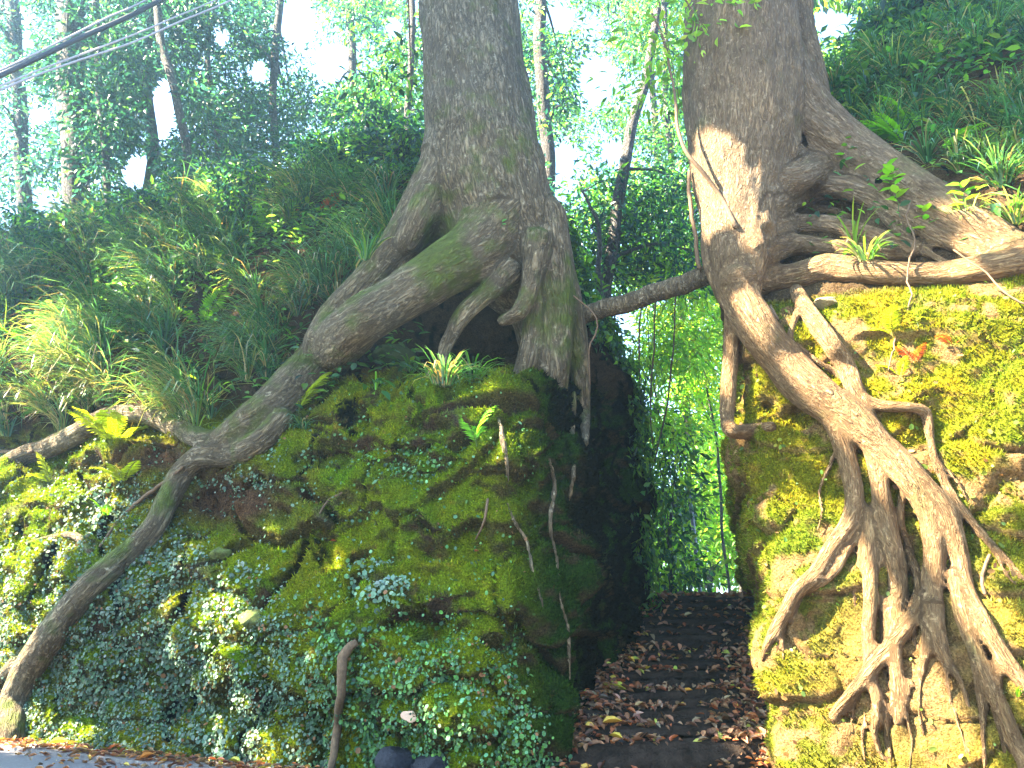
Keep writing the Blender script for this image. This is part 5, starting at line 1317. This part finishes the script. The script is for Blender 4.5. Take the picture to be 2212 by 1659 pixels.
# wrinkled stub of fungus on the creeper leaves
p, nn = hit_all(884, 1548)
bm = bmesh.new(); bmesh.ops.create_cone(bm, cap_ends=True, segments=18, radius1=.055, radius2=.075, depth=.06)
bmesh.ops.bevel(bm, geom=[e for e in bm.edges], offset=.012, segments=2, affect='EDGES')
for v in bm.verts: v.co.x *= 1.35; v.co.y *= .8 + .1 * math.sin(v.co.x * 40)
me = bpy.data.meshes.new("fungus"); bm.to_mesh(me); bm.free(); me.materials.append(mat_simple("fungus_flesh", (.55, .34, .22), .7, .2, 20, .2, .2, .01))
o = link("fungus", me, None, p - unit(ray(884, 1548)) * .05); o.rotation_euler = (math.radians(75), .2, 0); tag(o, "small tan bracket fungus among the creeper leaves", "fungus")
# rocks
M_ROCK2 = mat_simple("mossy_grey_stone", (.075, .07, .045), .95, .1, 9, .6, .8, .04, (.10, .12, .03))
def rock(px, py, r, label, seed, mat=M_ROCK, sq=.75):
    p, nn = hit_all(px, py); rng = np.random.default_rng(seed)
    bm = bmesh.new(); bmesh.ops.create_icosphere(bm, subdivisions=4, radius=1)
    V = np.array([v.co for v in bm.verts])
    for _ in range(9):
        d = rdir(1, rng)[0]; h = rng.uniform(.55, .85); t = V @ d; V = V - np.outer(np.maximum(t - h, 0), d) * .9
    V = V * (1 + .08 * fbm(V, 2.5, 3, seed))[:, None] * np.array([1.15, 1, sq]) * r
    for v, c in zip(bm.verts, V): v.co = c
    me = bpy.data.meshes.new("stone"); bm.to_mesh(me); bm.free(); me.materials.append(mat)
    o = link("stone", me, None, p - nn * r * .15); tag(o, label, "stone", "loose stones on the left bank")
rock(862, 1642, .24, "largest dark blue stone at the bottom edge of the picture", 3)
rock(925, 1650, .22, "dark stone right of the largest stone at the bottom", 4)
rock(895, 1660, .14, "small dark stone between the two bottom stones", 5)
rock(475, 1195, .13, "grey stone sticking out of the left bank", 6, M_ROCK2)
rock(545, 1345, .20, "rounded mossy stone in the middle of the creeper leaves", 7, M_ROCK2)
rock(850, 785, .36, "mossy boulder under the arch of the main root", 8, mat_simple("mossy_stone", (.06, .075, .025), .95, .1, 6, .6, .8, .05), 1.0)
rock(1785, 655, .16, "knobbly lump of rock under the horizontal root", 9, mat_simple("pale_tuff", (.25, .2, .11), .95, .1, 6, .5, .8, .05), .7)
# ------------------------------------------------------------------ overhead cables
def cable(pts, r, mat, label, name="overhead_cable"):
    P = catmull([(*W(px, py, Y), r) for px, py, Y in pts], .25); V, F = tube(P, 8); base = P[0, :3].copy()
    o = link(name, mk_mesh(name, V - base, F, mat=mat), None, base); tag(o, label, "cable", "cables strung across the top left corner")
cable([(-400, 345, 6.0), (0, 163, 7.0), (168, 84, 7.6), (260, 44, 8.0), (352, -2, 8.5), (600, -130, 10)], .032, M_CABLE, "thickest dark overhead cable")
cable([(-400, 330, 6.0), (0, 152, 7.0), (168, 70, 7.6), (235, 36, 8.0), (320, -2, 8.5), (560, -130, 10)], .012, M_CABLE2, "thin cable lashed along the top of the thickest cable")
cable([(-400, 365, 6.0), (0, 186, 7.0), (168, 120, 7.6), (286, 76, 8.0), (380, 36, 8.4), (470, -2, 9.0), (700, -110, 10)], .011, M_CABLE2, "upper of the two thin pale cables")
cable([(-400, 375, 6.0), (0, 194, 7.0), (168, 131, 7.6), (286, 92, 8.0), (390, 46, 8.4), (505, -2, 9.0), (730, -110, 10)], .013, M_CABLE2, "lower of the two thin pale cables")

# ------------------------------------------------------------------ fallen leaves
PAL_DRY = [(.20, .09, .04), (.15, .07, .035), (.25, .13, .06), (.10, .05, .03), (.24, .16, .09), (.28, .09, .03)]
CU_V = L6_V * np.array([1, 1, 1]) + np.array([0, 0, 0]); CU_V = CU_V.copy(); CU_V[[1, 2, 4, 5], 2] += .16; CU_V[3, 2] += .12
def stair_height(x, y):
    """top of the step under a point"""
    d = np.array([-math.sin(math.radians(15)), math.cos(math.radians(15))])
    best = np.full(len(x), -.05)
    for k in range(14):
        c = stair_c(k); s = (x - c[0]) * d[0] + (y - c[1]) * d[1]
        best = np.where(s > .02, STEP_Z[k], best)
    return best
def litter():
    rng = np.random.default_rng(77); P = []
    zr = np.array(STEP_Z)
    for k in range(14):
        c, a, b = step_span(k); n = int(330 * (1.0 if 1 <= k < 5 else .5 if k < 8 else .12))
        u = rng.random(n); side = rng.random(n)
        s = np.where(side < .5, a + .22 + (b - a) * .42 * u ** 2.2, np.where(side < .96, b - .35 - (b - a) * .30 * u ** 2.2, a + (b - a) * u))
        f = rng.random(n) * .40; ang = math.radians(15)
        x = c[0] + s * math.cos(ang) - f * math.sin(ang); y = c[1] + s * math.sin(ang) + f * math.cos(ang)
        edge = np.minimum((s - a - .25), (b - .4 - s)); heap = sstep(.85, .15, edge + .15 * np.sin(s * 7 + k))
        nxt = zr[min(k + 1, 13)]; ramp_z = zr[k] + (nxt - zr[k]) * (f / .40)                 # the heap runs up to the next tread
        z = stair_height(x, y) + .012 + .03 * rng.random(n)
        P.append(np.stack([x, y, np.maximum(z, zr[k] + heap * (ramp_z - zr[k]) * .9 + .01 + .04 * rng.random(n))], 1))
    P = np.vstack(P); n = len(P)
    nn = unit(np.array([0, -.25, 1]) + .55 * rdir(n, rng)); T = unit(np.cross(nn, rdir(n, rng)))
    col = pick(PAL_DRY, n, rng, .3); y = (rng.random(n) < .03)[:, None]; col = np.where(y, pick([(.45, .32, .04), (.35, .36, .06)], n, rng, .15), col)
    V, F, C_ = leaves(P, T, nn, .06 + .09 * rng.random(n) ** 1.5, .55, (CU_V, L6_F), col)
    tag(link("leaf_litter", mk_mesh("leaf_litter", V, F, C_, mat=M_DRY)), "brown fallen leaves heaped along both sides of the steps", "leaf litter", kind="stuff")
    # along the kerb
    n = 1300; u = rng.uniform(-1.5, 9, n); v = .40 + .16 * rng.normal(size=n); v = np.where(rng.random(n) < .2, rng.uniform(-1.0, .6, n), v)
    xy = np.array([road_pt(a, b) for a, b in zip(u, v)]); z = np.where(v > .22, .045, .0) + .02 * rng.random(n)
    P = np.column_stack([xy, z]); nn = unit(np.array([0, 0, 1]) + .35 * rdir(n, rng)); T = unit(np.cross(nn, rdir(n, rng)))
    col = pick(PAL_DRY + [(.42, .28, .05), (.40, .2, .08)], n, rng, .3)
    V, F, C_ = leaves(P, T, nn, .05 + .08 * rng.random(n), .40, (CU_V, L6_F), col)
    tag(link("leaf_litter", mk_mesh("leaf_litter", V, F, C_, mat=M_DRY)), "dry leaves and bits of straw scattered along the kerb", "leaf litter", kind="stuff")
    # at the far end of the stairs and on the banks
    n = 500; P = np.column_stack([rng.uniform(2.4, 5.2, n), rng.uniform(14.1, 18, n), np.zeros(n)]); P[:, 2] = 2.1 + .02 * (P[:, 1] - 14)
    nn = unit(np.array([0, -.2, 1]) + .5 * rdir(n, rng)); T = unit(np.cross(nn, rdir(n, rng)))
    V, F, C_ = leaves(P, T, nn, .12 + .08 * rng.random(n), .5, (CU_V, L6_F), pick(PAL_DRY, n, rng, .3))
    tag(link("leaf_litter", mk_mesh("leaf_litter", V, F, C_, mat=M_DRY)), "brown leaves lying on the path beyond the top step", "leaf litter", kind="stuff")
litter()
def fallen_leaf(x, y, z, L, az, col, label, seed):
    rng = np.random.default_rng(seed)
    V, F, C_ = leaves(np.zeros((1, 3)), np.array([[math.cos(az), math.sin(az), .05]]), unit(np.array([[.1, -.35, 1.0]])), L, .36, (CU_V, L6_F), np.array([col]))
    tag(link("fallen_leaf", mk_mesh("fallen_leaf", V, F, C_, mat=M_DRY), None, (x, y, z)), label, "leaf", "bright fallen leaves")
def on_step(px, py):
    """where a pixel's ray meets the flight of steps"""
    r = ray(px, py)
    for t in np.arange(7, 18, .01):
        p = CAMP + r * t
        if p[2] <= stair_height(p[:1], p[1:2])[0] + .03: return p
    return CAMP + r * 10
for k, (px, py, L, az, c, lab) in enumerate([
  (1355, 1500, .34, 2.6, (.42, .45, .05), "long yellow green fallen leaf on the left of the stairs"),
  (1300, 1572, .24, .1, (.55, .36, .05), "yellow fallen leaf near the foot of the stairs at the left"),
  (1475, 1505, .18, .4, (.60, .28, .03), "bright orange fallen leaf in the middle of the stairs"),
  (1395, 1502, .16, 1.0, (.34, .36, .04), "olive fallen leaf beside the orange one"),
  (1735 - 90, 1578, .17, .8, (.5, .5, .42), "pale whitish fallen leaf at the right of the stairs"),
  (1345, 1605, .18, 2.4, (.55, .42, .06), "narrow yellow fallen leaf on the lowest visible tread")]):
    q = on_step(px, py); fallen_leaf(q[0], q[1], q[2] + .05, L, az, c, lab, k)
for k, (px, py, L, az, c, lab) in enumerate([(1256, 1786 * .9, .14, 1.8, (.45, .2, .09), "single brown leaf caught on the dark moss beside the stairs")]):
    q = hit_all(px, py)[0]
    if q is not None: fallen_leaf(q[0], q[1] - .05, q[2], L, az, c, lab, 50 + k)

for k, (px, py, L, az, c, lab) in enumerate([
  (105, 1607, .24, .3, (.55, .36, .03), "large yellow leaf lying on the kerb at the left"),
  (30, 1600, .18, 2.2, (.45, .30, .06), "tan leaf at the foot of the long root"),
  (300, 1640, .20, .9, (.50, .20, .04), "orange leaf on the road edge below the creeper leaves"),
  (520, 1648, .18, 2.8, (.42, .40, .05), "yellow green leaf on the kerb near the upright root")]):
    r = ray(px, py); q = CAMP + r * ((.06 - CAM_H) / r[2])
    fallen_leaf(q[0], q[1], .07, L, az, c, lab, 80 + k)
for k, (px, py, L, az, c, lab) in enumerate([
  (720, 1165, .09, .5, (.34, .07, .02), "red dry leaf on the left of the mossy rock"),
  (880, 1330, .10, 2.0, (.36, .10, .03), "red dry leaf under the pale creeper patch"),
  (955, 1180, .09, 1.5, (.34, .08, .03), "red dry leaf in the middle of the mossy rock"),
  (1020, 1190, .08, .2, (.38, .12, .04), "small red leaf right of the middle of the mossy rock")]):
    q, nn = hit_all(px, py); q = q + nn * .06
    fallen_leaf(q[0], q[1], q[2], L, az, c, lab, 90 + k)

# ------------------------------------------------------------------ crowns overhead: the giants' own and unseen trees shaped for their shade
def limb_set(root, base, chain, ends, mat):
    for e in ends:
        a = np.array(chain); Q_ = catmull([(*a, .34), (*((a + e) / 2 + np.array([0, 0, .8])), .22), (*e, .08)], .4); v, f = tube(Q_, 10)
        link("limb", mk_mesh("limb", v - base, f, attrs={"bk": v, "moss": np.zeros(len(v))}, mat=mat), root)
def giant_crown(root, top, seed, mat):
    rng = np.random.default_rng(seed); base = np.array(root.location); cl = []
    while len(cl) < 44:
        c = top + np.array([rng.uniform(-6, 6), rng.uniform(-4.5, 1.5), rng.uniform(1.5, 6)])
        px, py = proj(c[None])
        if -200 < px[0] < 2400 and py[0] > -170: continue
        cl.append((c, rng.uniform(1.0, 1.6)))
    limb_set(root, base, top, [c for c, r in cl[:5]], mat)
    link("crown", crown_mesh("crown", cl, 150, .34, PAL_F, seed, .45, False, base), root)
giant_crown(LTREE, W(985, -420, 12.0), 1001, M_BARK_L)
giant_crown(RTREE, W(1600, -420, 11.3), 1002, M_BARK_R)

# unseen leaves set along the sun rays, with openings cut for the flecks
def shade_tree(root_xy, label, seed, region, n):
    """an unseen tree, its crown shaped along the sun rays to shade the banks"""
    rng = np.random.default_rng(seed)
    tg = []
    for V_, m in ((VL, ML), (VR, MR), (LGEO[0], None), (RGEO[0], None)):
        px, py = proj(V_); k = (px > -150) & (px < 2350) & (py > -200) & (py < 1800)
        q = V_[k][rng.integers(0, k.sum(), 9000)]
        if V_ is VL: q = q[(q[:, 2] < 5.8) | (rng.random(len(q)) < .45)]
        tg.append(q)
    tg = np.vstack(tg)
    rx = np.column_stack([[road_pt(a, b) for a, b in zip(rng.uniform(-3, 9, 4000), rng.uniform(-3, 0, 4000))], np.zeros(4000)])
    sx = np.column_stack([rng.uniform(.3, 4.3, 4000), rng.uniform(8.5, 14, 4000), rng.uniform(0, 2, 4000)])
    tg = np.vstack([tg, rx, sx])
    C_ = tg[rng.integers(0, len(tg), n)] + SUN_DIR * rng.uniform(14, 20, (n, 1)) + .25 * rng.normal(size=(n, 3))
    keep = region(C_)
    keep &= sun_open(C_)
    px, py = proj(C_); keep &= ~((px > -200) & (px < 2600) & (py > -200) & (py < 1900))
    C_ = C_[keep]; m = len(C_)
    base = np.array([root_xy[0], root_xy[1], 0.0]); root = empty("unseen_shade_tree", base, label, "tree", "unseen shade trees")
    cen = C_.mean(0)
    P = catmull([(*base, .45), (base[0] * .8 + cen[0] * .2, base[1] * .8 + cen[1] * .2, cen[2] * .45, .34), (*cen, .12)], .4); V, F = tube(P, 10)
    link("trunk", mk_mesh("trunk", V - base, F, attrs={"bk": V, "moss": np.full(len(V), .2)}, mat=M_BARK_BG), root)
    nn = unit(SUN_DIR + .5 * rdir(m, rng)); T = unit(np.cross(nn, rdir(m, rng)))
    V, F, c = leaves(C_, T, nn, .46 + .25 * rng.random(m), .62, (RH_V, RH_F), pick(PAL_F, m, rng, .2))
    link("crown", mk_mesh("crown", V - base, F, c, mat=M_LEAF), root)
shade_tree((-19.0, 5.0), "unseen tree across the road, crown shaped to shade the left bank", 901, lambda C_: C_[:, 0] < -13.0, 26000)
shade_tree((-9.5, 0.5), "unseen tree beside the road, crown shaped to shade the stairs and the right bank", 902, lambda C_: C_[:, 0] >= -13.0, 26000)

# ------------------------------------------------------------------ the damp air of the wood
def haze(density, color, aniso):
    m, nt, out = new_mat("forest_haze")
    v = nt.nodes.new("ShaderNodeVolumePrincipled"); v.inputs["Color"].default_value = (*color, 1); v.inputs["Density"].default_value = density; v.inputs["Anisotropy"].default_value = aniso
    nt.links.new(v.outputs[0], out.inputs["Volume"])
    bm = bmesh.new(); bmesh.ops.create_cube(bm, size=1.0)
    me = bpy.data.meshes.new("haze"); bm.to_mesh(me); bm.free(); me.materials.append(m)
    o = link("haze", me, None, (0, 0, 17)); o.scale = (900, 900, 38)
    tag(o, "thin bluish haze filling the wood between the trees", "haze", kind="stuff")
haze(0.0029, (.44, .76, 1.0), .80)
